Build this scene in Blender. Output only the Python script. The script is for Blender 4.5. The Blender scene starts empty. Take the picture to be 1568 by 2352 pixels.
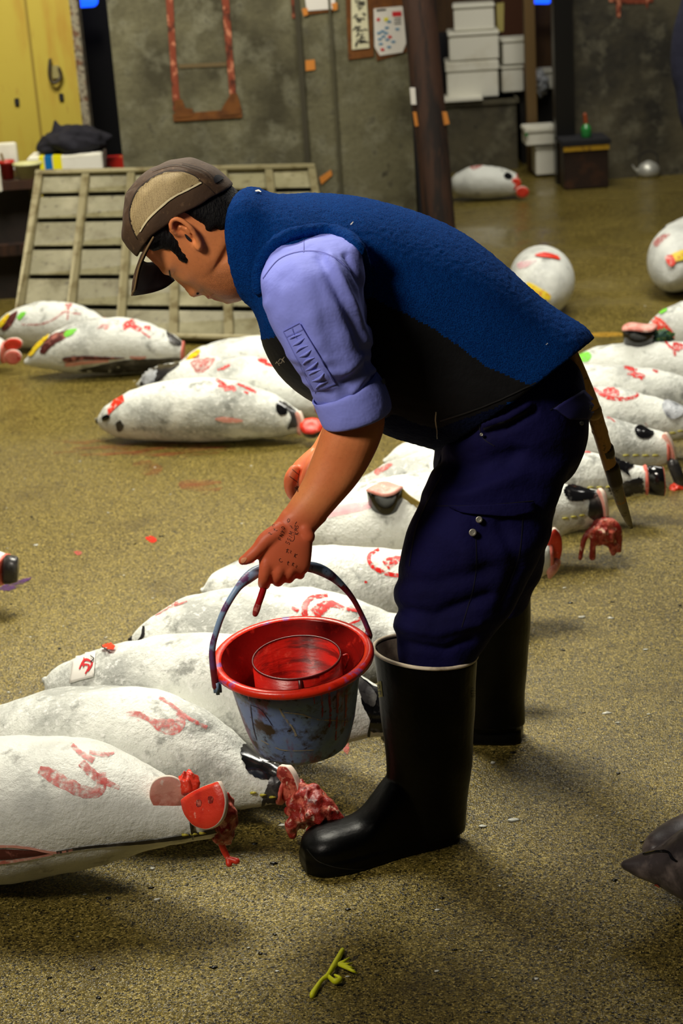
import bpy, bmesh, math, random
from mathutils import Vector, Matrix, noise
from mathutils.bvhtree import BVHTree
from bpy_extras.object_utils import world_to_camera_view
random.seed(7)
pi = math.pi
SC = bpy.context.scene
COL = SC.collection

# ---------------------------------------------------------------- camera
F, CX, CY = 4000.0, 784.0, 1176.0            # focal length and centre in photo pixels
TH, RO, CAMH = math.radians(19.5), math.radians(3.8), 1.7
FWD = Vector((0, math.cos(TH), -math.sin(TH)))
_r0 = Vector((1, 0, 0)); _u0 = Vector((0, math.sin(TH), math.cos(TH)))
RGT = math.cos(RO)*_r0 - math.sin(RO)*_u0
UPV = math.sin(RO)*_r0 + math.cos(RO)*_u0
EYE = Vector((0, 0, CAMH))
cd = bpy.data.cameras.new('camera'); cam = bpy.data.objects.new('camera', cd); COL.objects.link(cam)
cam.matrix_world = Matrix(((RGT.x, UPV.x, -FWD.x, EYE.x), (RGT.y, UPV.y, -FWD.y, EYE.y), (RGT.z, UPV.z, -FWD.z, EYE.z), (0, 0, 0, 1)))
cd.sensor_fit = 'VERTICAL'; cd.sensor_height = 24.0; cd.sensor_width = 16.0; cd.lens = 24.0*F/2352.0
cd.clip_start = 0.05; cd.clip_end = 60
cd.dof.use_dof = True; cd.dof.focus_distance = 2.98; cd.dof.aperture_fstop = 4.2
SC.camera = cam

# ---------------------------------------------------------------- world, lamps, exposure
W = bpy.data.worlds.new('world'); SC.world = W; W.use_nodes = True
W.node_tree.nodes['Background'].inputs[0].default_value = (0.75, 0.85, 1.0, 1)
W.node_tree.nodes['Background'].inputs[1].default_value = 0.012
SC.view_settings.view_transform = 'Standard'; SC.view_settings.look = 'None'
SC.view_settings.gamma = 1.0; SC.view_settings.use_curve_mapping = False
SC.view_settings.exposure = 0.12
def area(name, loc, target, sx, sy, power, col, spread=180):
    l = bpy.data.lights.new(name, 'AREA'); l.shape = 'RECTANGLE'; l.size = sx; l.size_y = sy
    l.energy = power; l.color = col; l.spread = math.radians(spread)
    o = bpy.data.objects.new(name, l); COL.objects.link(o); o.location = loc
    o.rotation_euler = (Vector(target)-Vector(loc)).to_track_quat('-Z', 'Y').to_euler()
    return o
area('hall_lamp_main', (-0.55, 4.7, 3.1), (-0.4, 4.0, 0), 1.3, 1.0, 72, (1.0, 0.95, 0.80), 118)
area('hall_lamp_front', (-1.7, 1.2, 2.9), (-0.1, 3.1, 0.8), 0.6, 0.6, 11, (1.0, 0.91, 0.78), 70)
area('hall_lamp_left', (-1.3, 6.7, 3.1), (-1.5, 8.0, 0.4), 1.2, 0.8, 70, (1.0, 0.94, 0.80), 150)
area('hall_lamp_right', (1.5, 6.9, 3.6), (1.3, 6.4, 0), 2.2, 1.0, 80, (1.0, 0.96, 0.86), 150)
area('hall_lamp_back', (1.0, 9.3, 3.2), (1.3, 10.5, 0.4), 1.6, 0.8, 36, (1.0, 0.95, 0.84), 150)

# ---------------------------------------------------------------- measuring helpers
def ray(px, py): return FWD + RGT*((px-CX)/F) + UPV*((CY-py)/F)
def atZ(px, py, z=0.0):
    v = ray(px, py); return EYE + v*((z-CAMH)/v.z)
def atY(px, py, y):
    v = ray(px, py); return EYE + v*(y/v.y)
def proj(p):
    v = Vector(p)-EYE; k = v.dot(FWD)
    return CX+F*v.dot(RGT)/k, CY-F*v.dot(UPV)/k
def inpoly(x, y, P):
    c = False; n = len(P); j = n-1
    for i in range(n):
        xi, yi = P[i][0], P[i][1]; xj, yj = P[j][0], P[j][1]
        if (yi > y) != (yj > y) and x < (xj-xi)*(y-yi)/(yj-yi)+xi: c = not c
        j = i
    return c
def cr(P, n, closed=False):
    """Catmull-Rom resample of a list of tuples to n points"""
    m = len(P); out = []
    segs = m if closed else m-1
    for k in range(n):
        t = k*segs/(n if closed else n-1); i = min(int(t), segs-1); f = t-i
        if closed: a, b, c, d = P[(i-1) % m], P[i], P[(i+1) % m], P[(i+2) % m]
        else: a, b, c, d = P[max(i-1, 0)], P[i], P[i+1], P[min(i+2, m-1)]
        out.append(tuple(0.5*((2*q)+(r-p)*f+(2*p-5*q+4*r-s)*f*f+(3*q-p-3*r+s)*f**3) for p, q, r, s in zip(a, b, c, d)))
    return out
def interp(P, x):
    if x <= P[0][0]: return P[0][1]
    for (a, b), (c, d) in zip(P, P[1:]):
        if x <= c:
            t = (x-a)/(c-a); t0 = t*t*(3-2*t)*0.35+t*0.65
            return b+(d-b)*t0
    return P[-1][1]
def S(r, g, b):
    f = lambda c: (c/255/12.92) if c/255 <= 0.04045 else ((c/255+0.055)/1.055)**2.4
    return (f(r), f(g), f(b), 1)

# ---------------------------------------------------------------- materials
def M(name, col, rough=0.6, metal=0.0, layers=(), bump=(), spec=0.5, coat=0.0, sheen=0.0, alpha=None, rlayer=None, emit=0.0, sss=0.0):
    """layers: (kind, scale, lo, hi, colour[, stretch]); bump: (kind, scale, strength, distance[, stretch])"""
    m = bpy.data.materials.new(name); m.use_nodes = True; nt = m.node_tree; N = nt.nodes; L = nt.links
    b = N['Principled BSDF']
    tc = N.new('ShaderNodeTexCoord')
    def tex(kind, scale, stretch=None, detail=5):
        src = tc.outputs['Object']
        if stretch:
            mp = N.new('ShaderNodeMapping'); mp.inputs['Scale'].default_value = stretch; L.new(src, mp.inputs[0]); src = mp.outputs[0]
        if kind == 'V':
            t = N.new('ShaderNodeTexVoronoi'); t.inputs['Scale'].default_value = scale; L.new(src, t.inputs['Vector']); return t.outputs['Distance']
        if kind == 'C':
            t = N.new('ShaderNodeTexVoronoi'); t.inputs['Scale'].default_value = scale; L.new(src, t.inputs['Vector'])
            s = N.new('ShaderNodeSeparateColor'); L.new(t.outputs['Color'], s.inputs[0]); return s.outputs[0]
        if kind == 'W':
            t = N.new('ShaderNodeTexWave'); t.inputs['Scale'].default_value = scale; t.inputs['Distortion'].default_value = 0.6; L.new(src, t.inputs['Vector']); return t.outputs['Fac']
        t = N.new('ShaderNodeTexNoise'); t.inputs['Scale'].default_value = scale; t.inputs['Detail'].default_value = detail
        t.inputs['Roughness'].default_value = 0.62; L.new(src, t.inputs['Vector']); return t.outputs['Fac']
    def rng(o, lo, hi, a=0.0, c=1.0):
        r = N.new('ShaderNodeMapRange'); L.new(o, r.inputs[0]); r.inputs[1].default_value = lo; r.inputs[2].default_value = hi
        r.inputs[3].default_value = a; r.inputs[4].default_value = c; return r.outputs[0]
    cur = None
    b.inputs['Base Color'].default_value = col
    for ly in layers:
        kind, sc, lo, hi, c = ly[:5]; st = ly[5] if len(ly) > 5 else None; amt = ly[6] if len(ly) > 6 else 1.0
        f = rng(tex(kind, sc, st), lo, hi, 0.0, amt)
        mx = N.new('ShaderNodeMix'); mx.data_type = 'RGBA'; L.new(f, mx.inputs[0])
        if cur is None: mx.inputs[6].default_value = col
        else: L.new(cur, mx.inputs[6])
        mx.inputs[7].default_value = c; cur = mx.outputs[2]
    if cur is not None: L.new(cur, b.inputs['Base Color'])
    b.inputs['Roughness'].default_value = rough; b.inputs['Metallic'].default_value = metal
    b.inputs['Specular IOR Level'].default_value = spec
    b.inputs['Coat Weight'].default_value = coat; b.inputs['Coat Roughness'].default_value = 0.12
    b.inputs['Sheen Weight'].default_value = sheen
    if sss: b.inputs['Subsurface Weight'].default_value = sss; b.inputs['Subsurface Radius'].default_value = (0.012, 0.005, 0.003)
    if rlayer:
        kind, sc, lo, hi, r0, r1 = rlayer[:6]; st = rlayer[6] if len(rlayer) > 6 else None
        L.new(rng(tex(kind, sc, st), lo, hi, r0, r1), b.inputs['Roughness'])
    prev = None
    for bp in bump:
        kind, sc, stg, dist = bp[:4]; st = bp[4] if len(bp) > 4 else None
        bn = N.new('ShaderNodeBump'); bn.inputs['Strength'].default_value = stg; bn.inputs['Distance'].default_value = dist
        L.new(tex(kind, sc, st), bn.inputs['Height'])
        if prev: L.new(prev, bn.inputs['Normal'])
        prev = bn.outputs[0]
    if prev: L.new(prev, b.inputs['Normal'])
    if alpha:
        kind, sc, lo, hi, a1 = alpha[:5]
        L.new(rng(tex(kind, sc, alpha[5] if len(alpha) > 5 else None), lo, hi, 0.0, a1), b.inputs['Alpha'])
    if emit: b.inputs['Emission Color'].default_value = col; b.inputs['Emission Strength'].default_value = emit
    return m

m_floor = M('wet_aggregate_floor', S(108, 94, 38), layers=[
    ('N', 1.1, 0.42, 0.68, S(80, 66, 24), None, 0.7), ('C', 330, 0.62, 0.95, S(176, 156, 84)), ('C', 300, 0.42, 0.08, S(24, 20, 6)),
    ('N', 95, 0.58, 0.70, S(30, 24, 8)), ('N', 3.2, 0.56, 0.74, S(56, 45, 18), None, 0.65), ('N', 26, 0.76, 0.80, S(180, 176, 160))],
    spec=0.5)
def wet_floor(m):   # grainy and damp in front, smoother standing water towards the back of the hall
    nt = m.node_tree; N = nt.nodes; L = nt.links; b = N['Principled BSDF']
    tc = N.new('ShaderNodeTexCoord'); sp = N.new('ShaderNodeSeparateXYZ'); L.new(tc.outputs['Object'], sp.inputs[0])
    my = N.new('ShaderNodeMapRange'); L.new(sp.outputs['Y'], my.inputs[0]); my.inputs[1].default_value = 4.5; my.inputs[2].default_value = 8.0
    ns = N.new('ShaderNodeTexNoise'); ns.inputs['Scale'].default_value = 1.3; ns.inputs['Detail'].default_value = 6; L.new(tc.outputs['Object'], ns.inputs['Vector'])
    nr = N.new('ShaderNodeMapRange'); L.new(ns.outputs['Fac'], nr.inputs[0]); nr.inputs[1].default_value = 0.36; nr.inputs[2].default_value = 0.60
    mm = N.new('ShaderNodeMath'); mm.operation = 'MULTIPLY'; L.new(my.outputs[0], mm.inputs[0]); L.new(nr.outputs[0], mm.inputs[1])
    rr = N.new('ShaderNodeMapRange'); L.new(mm.outputs[0], rr.inputs[0]); rr.inputs[3].default_value = 0.34; rr.inputs[4].default_value = 0.10; L.new(rr.outputs[0], b.inputs['Roughness'])
    bs = N.new('ShaderNodeMapRange'); L.new(mm.outputs[0], bs.inputs[0]); bs.inputs[3].default_value = 0.8; bs.inputs[4].default_value = 0.06
    v = N.new('ShaderNodeTexVoronoi'); v.inputs['Scale'].default_value = 300; L.new(tc.outputs['Object'], v.inputs['Vector'])
    b1 = N.new('ShaderNodeBump'); b1.inputs['Distance'].default_value = 0.0022; L.new(bs.outputs[0], b1.inputs['Strength']); L.new(v.outputs['Distance'], b1.inputs['Height'])
    n2 = N.new('ShaderNodeTexNoise'); n2.inputs['Scale'].default_value = 2.2; L.new(tc.outputs['Object'], n2.inputs['Vector'])
    b2 = N.new('ShaderNodeBump'); b2.inputs['Strength'].default_value = 0.12; b2.inputs['Distance'].default_value = 0.01; L.new(n2.outputs['Fac'], b2.inputs['Height']); L.new(b1.outputs[0], b2.inputs['Normal'])
    L.new(b2.outputs[0], b.inputs['Normal'])
wet_floor(m_floor)
m_conc = M('stained_concrete', S(104, 100, 74), 0.85, layers=[
    ('N', 2.2, 0.40, 0.62, S(58, 54, 34)), ('N', 7, 0.5, 0.7, S(128, 126, 104), None, 0.8), ('N', 14, 0.60, 0.72, S(48, 44, 30), None, 0.85),
    ('N', 60, 0.5, 0.8, S(60, 56, 40), None, 0.6)], bump=[('N', 30, 0.4, 0.01)])
m_concd = M('sooty_concrete', S(82, 76, 56), 0.7, layers=[
    ('N', 1.6, 0.40, 0.60, S(34, 31, 22)), ('N', 6, 0.55, 0.72, S(112, 108, 88), None, 0.8), ('N', 16, 0.62, 0.72, S(26, 24, 18), None, 0.8)],
    bump=[('N', 20, 0.4, 0.01)])
m_yellow = M('yellow_painted_wall', S(190, 170, 66), 0.55, layers=[
    ('N', 1.5, 0.5, 0.75, S(178, 138, 48), (6, 6, 1)), ('N', 9, 0.62, 0.74, S(150, 104, 44), (3, 3, 0.6), 0.7)], bump=[('N', 40, 0.15, 0.004)])
m_black = M('unlit_black', S(14, 14, 20), 0.8)
m_darkwood = M('dark_wood', S(58, 34, 20), 0.6, layers=[('N', 3, 0.46, 0.6, S(24, 13, 8), (6, 6, 0.8)), ('N', 22, 0.6, 0.7, S(86, 56, 34), (3, 3, 0.5), 0.6)], bump=[('N', 30, 0.4, 0.005, (6, 6, 0.5))])
m_brownwood = M('brown_plywood', S(92, 64, 32), 0.6, layers=[('N', 5, 0.45, 0.7, S(56, 36, 18), (5, 5, 0.5))])
m_tape = M('brown_packing_tape', S(112, 68, 28), 0.4, layers=[('N', 20, 0.45, 0.7, S(84, 48, 22))])
m_rtape = M('peeling_red_tape', S(124, 56, 34), 0.5, layers=[('N', 26, 0.54, 0.60, S(186, 118, 88)), ('N', 18, 0.55, 0.62, S(74, 34, 20))])
m_orange = M('orange_tape', S(196, 124, 50), 0.5)
m_paper = M('white_paper', S(216, 212, 204), 0.8)
m_cpaper = M('cream_paper', S(206, 202, 170), 0.8)
m_ink = M('black_ink', S(22, 22, 22), 0.7)
m_blueink = M('blue_print', S(90, 136, 168), 0.7)
m_redink = M('red_print', S(196, 30, 36), 0.7)
m_yelink = M('yellow_print', S(214, 204, 40), 0.7)
m_foam = M('white_polystyrene', S(222, 220, 206), 0.75, layers=[('N', 4, 0.5, 0.75, S(196, 190, 170))], bump=[('V', 120, 0.2, 0.002)])
m_alu = M('weathered_aluminium_slab', S(118, 113, 84), 0.5, layers=[('N', 9, 0.48, 0.68, S(90, 82, 50)), ('N', 40, 0.58, 0.7, S(58, 48, 24)), ('N', 3, 0.55, 0.7, S(160, 154, 124), None, 0.6)], bump=[('N', 50, 0.3, 0.004)])
m_alubar = M('aluminium_bar', S(126, 118, 86), 0.42, 0.35, layers=[('N', 14, 0.5, 0.66, S(92, 80, 46))])
m_blue_em = M('blue_lamp', S(20, 80, 255), emit=2)
m_bluetape = M('blue_tape', S(14, 104, 170), 0.35)
m_yeltape = M('yellow_tape', S(232, 222, 26), 0.4)
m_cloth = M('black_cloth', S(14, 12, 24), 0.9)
m_redplastic = M('red_plastic', S(168, 34, 22), 0.35)
m_tan = M('pale_green_plastic', S(186, 184, 130), 0.45)
m_steel = M('kettle_steel', S(190, 190, 180), 0.4, 0.5)
m_green_glass = M('green_bottle_glass', S(44, 128, 60), 0.15)
m_frost = M('frosted_tuna_skin', S(228, 230, 222), 0.62, layers=[
    ('N', 4.5, 0.50, 0.64, S(172, 174, 168)), ('N', 17, 0.56, 0.68, S(120, 122, 116), None, 0.75), ('N', 75, 0.55, 0.72, S(250, 250, 246), None, 0.8), ('N', 120, 0.62, 0.72, S(128, 126, 120), None, 0.5)],
    bump=[('N', 150, 0.55, 0.005), ('N', 42, 0.5, 0.010)], spec=0.3)
m_frost2 = M('smooth_frosted_skin', S(222, 224, 216), 0.45, layers=[
    ('N', 4, 0.50, 0.66, S(186, 188, 182)), ('N', 14, 0.60, 0.70, S(142, 142, 136), None, 0.8), ('N', 90, 0.58, 0.72, S(246, 246, 242), None, 0.6), ('N', 110, 0.64, 0.74, S(140, 140, 132), None, 0.35)],
    bump=[('N', 170, 0.5, 0.004), ('N', 34, 0.45, 0.008)], spec=0.4)
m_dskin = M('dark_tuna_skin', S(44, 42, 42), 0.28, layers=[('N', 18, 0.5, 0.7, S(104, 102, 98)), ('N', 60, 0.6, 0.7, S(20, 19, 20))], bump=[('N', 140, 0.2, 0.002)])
m_bskin = M('thawed_tuna_head', S(62, 54, 54), 0.4, layers=[('N', 22, 0.5, 0.7, S(112, 100, 96)), ('N', 7, 0.5, 0.62, S(30, 25, 26))], bump=[('N', 120, 0.2, 0.002)])
m_wetblack = M('wet_black_socket', S(16, 15, 16), 0.12, layers=[('N', 60, 0.6, 0.75, S(70, 68, 66))], bump=[('N', 60, 0.2, 0.002)], coat=0.5)
m_flesh = M('pink_cut_flesh', S(222, 118, 102), 0.38, layers=[('N', 22, 0.5, 0.64, S(190, 62, 52)), ('N', 50, 0.6, 0.7, S(244, 190, 176))], bump=[('N', 120, 0.35, 0.003)])
m_pale = M('pale_cut_flesh', S(224, 158, 144), 0.45, layers=[('N', 20, 0.52, 0.66, S(200, 112, 98)), ('N', 60, 0.6, 0.7, S(240, 214, 204))], bump=[('N', 120, 0.3, 0.003)])
m_redflesh = M('bright_red_flesh', S(226, 62, 40), 0.32, layers=[('N', 26, 0.5, 0.68, S(196, 34, 26)), ('N', 70, 0.62, 0.7, S(240, 150, 130))], bump=[('N', 120, 0.3, 0.003)])
m_meat = M('dark_red_meat', S(140, 34, 28), 0.28, layers=[('N', 34, 0.5, 0.6, S(206, 104, 84)), ('N', 60, 0.58, 0.66, S(226, 186, 160)), ('N', 24, 0.58, 0.66, S(72, 14, 14))], bump=[('N', 80, 0.6, 0.006)])
m_rim = M('white_skin_rim', S(226, 206, 190), 0.5)
m_redpaint = M('red_paint', S(214, 22, 14), 0.4, layers=[('N', 70, 0.62, 0.72, S(230, 70, 54))], alpha=('N', 110, 0.38, 0.52, 0.95))
m_dpaint = M('faded_red_paint', S(196, 78, 74), 0.5, layers=[('N', 50, 0.5, 0.64, S(216, 128, 122))], alpha=('N', 90, 0.34, 0.58, 0.75))
m_pink = M('pink_stain', S(236, 176, 186), 0.6, alpha=('N', 22, 0.3, 0.62, 0.7))
m_purple = M('purple_stain', S(70, 26, 90), 0.5, alpha=('N', 30, 0.3, 0.55, 0.9))
m_blood = M('blood_stain', S(150, 62, 40), 0.35, alpha=('N', 12, 0.42, 0.72, 0.55, (0.6, 2, 1)))
m_slit = M('belly_slit', S(84, 34, 30), 0.5, layers=[('N', 24, 0.5, 0.62, S(180, 112, 100))])
m_green = M('green_marker', S(124, 214, 60), 0.6, alpha=('N', 60, 0.3, 0.45, 0.95))
m_tagred = M('red_tag', S(226, 52, 26), 0.5, layers=[('N', 60, 0.56, 0.6, S(244, 200, 190))])
m_tagyel = M('yellow_tag', S(240, 212, 40), 0.45, layers=[('N', 90, 0.56, 0.62, S(210, 90, 30))])
m_finlet = M('yellow_finlet', S(176, 166, 56), 0.4)
m_film = M('clear_plastic_film', S(196, 200, 206), 0.12, layers=[('N', 24, 0.5, 0.62, S(120, 122, 128))], bump=[('N', 50, 0.8, 0.01)], coat=0.8)
m_skin = M('skin', S(222, 138, 84), 0.48, layers=[('N', 9, 0.45, 0.7, S(208, 112, 66), None, 0.7), ('N', 160, 0.5, 0.75, S(180, 104, 62), None, 0.3)], bump=[('N', 380, 0.15, 0.001)], spec=0.35, sss=0.10)
def skin_tones(m):   # attribute 'tone': R = stubble, G = redder hands, B = lips
    nt = m.node_tree; N = nt.nodes; L = nt.links; b = N['Principled BSDF']; src = b.inputs['Base Color'].links[0].from_socket
    at = N.new('ShaderNodeAttribute'); at.attribute_name = 'tone'; sp = N.new('ShaderNodeSeparateColor'); L.new(at.outputs['Color'], sp.inputs[0])
    tc = N.new('ShaderNodeTexCoord'); ns = N.new('ShaderNodeTexNoise'); ns.inputs['Scale'].default_value = 1300; ns.inputs['Detail'].default_value = 3; L.new(tc.outputs['Object'], ns.inputs['Vector'])
    mr = N.new('ShaderNodeMapRange'); L.new(ns.outputs['Fac'], mr.inputs[0]); mr.inputs[1].default_value = 0.40; mr.inputs[2].default_value = 0.62; mr.inputs[3].default_value = 0.30; mr.inputs[4].default_value = 0.80
    mu = N.new('ShaderNodeMath'); mu.operation = 'MULTIPLY'; L.new(sp.outputs[0], mu.inputs[0]); L.new(mr.outputs[0], mu.inputs[1])
    for f, c in ((mu.outputs[0], S(84, 52, 32)), (sp.outputs[1], S(204, 98, 62)), (sp.outputs[2], S(164, 66, 50))):
        mx = N.new('ShaderNodeMix'); mx.data_type = 'RGBA'; L.new(f, mx.inputs[0]); L.new(src, mx.inputs[6]); mx.inputs[7].default_value = c; src = mx.outputs[2]
    L.new(src, b.inputs['Base Color'])
skin_tones(m_skin)
m_hair = M('black_hair', S(9, 7, 7), 0.6, bump=[('N', 240, 0.9, 0.006, (1, 1, 0.22))], spec=0.2)
m_fleece = M('blue_fleece', S(8, 62, 132), 0.95, layers=[('N', 420, 0.42, 0.62, S(4, 38, 98)), ('N', 700, 0.58, 0.75, S(40, 108, 172), None, 0.6), ('N', 8, 0.5, 0.7, S(4, 44, 104), None, 0.5)], bump=[('N', 420, 0.9, 0.004)], spec=0.05)
m_navyfl = M('dark_navy_fleece', S(8, 16, 44), 0.95, bump=[('N', 210, 1.0, 0.008)], spec=0.1)
m_blackpan = M('black_softshell', S(13, 13, 15), 0.7, bump=[('N', 14, 0.3, 0.01)], spec=0.2)
m_shirt = M('periwinkle_cotton', S(134, 142, 226), 0.75, layers=[('N', 6, 0.5, 0.75, S(122, 130, 214), None, 0.6)], bump=[('N', 7, 0.35, 0.02), ('N', 600, 0.1, 0.0006)], spec=0.2)
m_navy = M('navy_twill', S(18, 16, 62), 0.85, layers=[('N', 5, 0.45, 0.7, S(14, 12, 46))], bump=[('N', 8, 0.5, 0.02)], spec=0.12)
m_button = M('metal_snap', S(176, 172, 156), 0.35, 0.7)
m_rubber = M('black_rubber', S(4, 4, 4), 0.36, bump=[('N', 12, 0.25, 0.01)], spec=0.16)
m_lining = M('cream_boot_lining', S(236, 220, 194), 0.85, layers=[('N', 20, 0.5, 0.7, S(160, 144, 118))])
m_label = M('boot_label', S(150, 140, 50), 0.6)
m_capb = M('brown_cap_cloth', S(70, 48, 27), 0.85, layers=[('N', 18, 0.45, 0.7, S(66, 46, 28)), ('N', 60, 0.58, 0.7, S(118, 90, 60), None, 0.6)], bump=[('N', 24, 0.3, 0.008)])
m_capm = M('tan_cap_mesh', S(196, 174, 124), 0.75, layers=[('W', 160, 0.45, 0.9, S(96, 76, 46), (1, 0.3, -0.6)), ('V', 800, 0.45, 0.7, S(110, 90, 58), None, 0.5)])
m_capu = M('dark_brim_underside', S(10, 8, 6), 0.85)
m_bamboo = M('weathered_bamboo', S(206, 148, 70), 0.45, layers=[('N', 22, 0.54, 0.70, S(124, 80, 34), (1, 1, 0.35)), ('N', 60, 0.6, 0.7, S(60, 38, 18))], bump=[('N', 50, 0.4, 0.003)])
m_wrap = M('dark_tape_wrap', S(48, 26, 14), 0.5)
m_tip = M('grey_pole_tip', S(164, 152, 120), 0.5, layers=[('N', 40, 0.5, 0.66, S(60, 50, 36))])
m_pail = M('stained_blue_bucket', S(118, 142, 196), 0.42, layers=[
    ('N', 14, 0.48, 0.62, S(130, 154, 184)), ('N', 22, 0.53, 0.64, S(66, 52, 38)), ('N', 24, 0.56, 0.64, S(134, 24, 44), (1, 1, 0.22), 0.7), ('N', 60, 0.60, 0.68, S(40, 24, 22)), ('N', 5, 0.62, 0.70, S(150, 128, 104))],
    bump=[('N', 60, 0.3, 0.002)])
m_pailrim = M('red_painted_rim', S(232, 46, 20), 0.3, layers=[('N', 46, 0.55, 0.7, S(190, 24, 12)), ('N', 14, 0.57, 0.63, S(140, 90, 160)), ('N', 70, 0.6, 0.66, S(196, 60, 60))], bump=[('N', 60, 0.3, 0.002)])
m_pailin = M('red_paint_interior', S(140, 14, 8), 0.35, layers=[('N', 12, 0.5, 0.66, S(110, 12, 8), (1, 1, 3)), ('N', 40, 0.58, 0.68, S(206, 44, 30))], bump=[('N', 40, 0.3, 0.003)])
m_can = M('red_painted_can', S(196, 26, 14), 0.32, layers=[('N', 10, 0.5, 0.62, S(120, 14, 8), (1, 1, 5)), ('N', 40, 0.6, 0.7, S(214, 60, 44))], bump=[('N', 30, 0.3, 0.003, (1, 1, 4))])
m_canedge = M('dark_can_edge', S(92, 12, 8), 0.35)
m_bail = M('blue_grey_plastic', S(136, 162, 196), 0.4, layers=[('N', 30, 0.52, 0.6, S(108, 66, 110)), ('N', 70, 0.62, 0.7, S(40, 36, 40))])
m_bailred = M('red_stained_handle', S(120, 36, 46), 0.4, layers=[('N', 30, 0.5, 0.62, S(110, 70, 120))])
m_weed = M('yellow_green_ribbon', S(220, 224, 30), 0.5, layers=[('N', 60, 0.55, 0.7, S(206, 208, 70))])
m_chip = M('ice_chips', S(200, 200, 188), 0.3)
m_grit = M('dark_grit', S(16, 14, 10), 0.3)
m_jacket = M('dark_navy_jacket', S(14, 16, 40), 0.85, bump=[('N', 10, 0.4, 0.02)])

# ---------------------------------------------------------------- object helpers
def tag(o, label=None, cat=None, group=None, kind=None):
    if label: o['label'] = label
    if cat: o['category'] = cat
    if group: o['group'] = group
    if kind: o['kind'] = kind
    return o
def empty(name, loc, label, cat, group=None):
    o = bpy.data.objects.new(name, None); COL.objects.link(o); o.location = loc; o.empty_display_size = 0.05
    return tag(o, label, cat, group)
def mk(name, geo, mat, parent=None, smooth=True, midx=None, solid=0.0):
    V, Fs = geo
    me = bpy.data.meshes.new(name); me.from_pydata([tuple(v) for v in V], [], [tuple(f) for f in Fs]); me.update()
    for mm in (mat if isinstance(mat, (list, tuple)) else [mat]): me.materials.append(mm)
    if smooth: me.polygons.foreach_set('use_smooth', [True]*len(me.polygons))
    if midx: me.polygons.foreach_set('material_index', midx)
    o = bpy.data.objects.new(name, me); COL.objects.link(o)
    if parent is not None:
        o.parent = parent
        if parent.type == 'EMPTY': o.location = -parent.location
    if solid:
        s = o.modifiers.new('thickness', 'SOLIDIFY'); s.thickness = solid; s.offset = 0
    return o
def join(*gs):
    V = []; Fs = []
    for v, f in gs:
        k = len(V); V += [Vector(p) for p in v]; Fs += [tuple(i+k for i in q) for q in f]
    return V, Fs
def loft(rings, cap=True, round_ends=False):
    n = len(rings[0]); V = [Vector(p) for r in rings for p in r]; Fs = []
    for i in range(len(rings)-1):
        for j in range(n):
            k = (j+1) % n; Fs.append((i*n+j, i*n+k, (i+1)*n+k, (i+1)*n+j))
    if cap:
        for i, flip in ((0, True), (len(rings)-1, False)):
            c = sum((Vector(p) for p in rings[i]), Vector())/n; V.append(c); ci = len(V)-1
            for j in range(n):
                k = (j+1) % n; Fs.append((i*n+k, i*n+j, ci) if flip else (i*n+j, i*n+k, ci))
    return V, Fs
def ring(C, e1, e2, n=28, p=1.0):
    out = []
    for j in range(n):
        a = 2*pi*j/n; c, s = math.cos(a), math.sin(a)
        c = math.copysign(abs(c)**p, c); s = math.copysign(abs(s)**p, s)
        out.append(C+e1*c+e2*s)
    return out
def pairloft(st, n=28, m=30, p=0.9, cap=True):
    """st: (x0,y0, x1,y1, Y, halfdepth): two silhouette points measured in the photo, the distance they stand at, real half thickness"""
    rs = []
    for s in cr(st, m):
        A = atY(s[0], s[1], s[4]); B = atY(s[2], s[3], s[4])
        rs.append(ring((A+B)/2, (A-B)/2, Vector((0, max(s[5], 1e-4), 0)), n, p))
    return loft(rs, cap)
def tube(P, R, n=12, m=None, cap=True, flat=1.0, up=None):
    """round tube through world points P with radii R"""
    if not isinstance(R, (list, tuple)): R = [R]*len(P)
    D = [tuple(p)+(r,) for p, r in zip(P, R)]
    D = cr(D, m or (len(P)*5))
    Q = [Vector(d[:3]) for d in D]; rr = [max(d[3], 1e-5) for d in D]
    rs = []; nrm = None
    for i in range(len(Q)):
        t = (Q[min(i+1, len(Q)-1)]-Q[max(i-1, 0)])
        t = t.normalized() if t.length > 1e-9 else Vector((0, 0, 1))
        if nrm is None:
            a = up or (Vector((0, 1, 0)) if abs(t.y) < 0.9 else Vector((1, 0, 0))); nrm = (a - t*a.dot(t)).normalized()
        else: nrm = (nrm - t*nrm.dot(t)).normalized()
        b = t.cross(nrm)
        rs.append(ring(Q[i], nrm*rr[i]*flat, b*rr[i], n))
    if cap:   # rounded ends
        t0 = (Q[0]-Q[1]).normalized(); t1 = (Q[-1]-Q[-2]).normalized()
        def endr(base, C, t, r, seq):
            return [[C+t*r*s+(p-C)*c for p in base] for s, c in seq]
        seq = [(0.5, 0.86), (0.86, 0.5), (0.98, 0.15)]
        rs = list(reversed(endr(rs[0], Q[0], t0, rr[0], seq)))+rs+endr(rs[-1], Q[-1], t1, rr[-1], seq)
    return loft(rs, cap)
def box(c, sx, sy, sz, rz=0.0, bev=0.0):
    """box centred at c"""
    bm = bmesh.new(); bmesh.ops.create_cube(bm, size=1.0)
    for v in bm.verts: v.co = Vector((v.co.x*sx, v.co.y*sy, v.co.z*sz))
    if bev: bmesh.ops.bevel(bm, geom=bm.edges[:], offset=bev, segments=2, affect='EDGES')
    Mt = Matrix.Translation(c) @ Matrix.Rotation(rz, 4, 'Z')
    V = [Mt @ v.co for v in bm.verts]; bm.verts.index_update(); Fs = [tuple(v.index for v in f.verts) for f in bm.faces]; bm.free()
    return V, Fs
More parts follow.
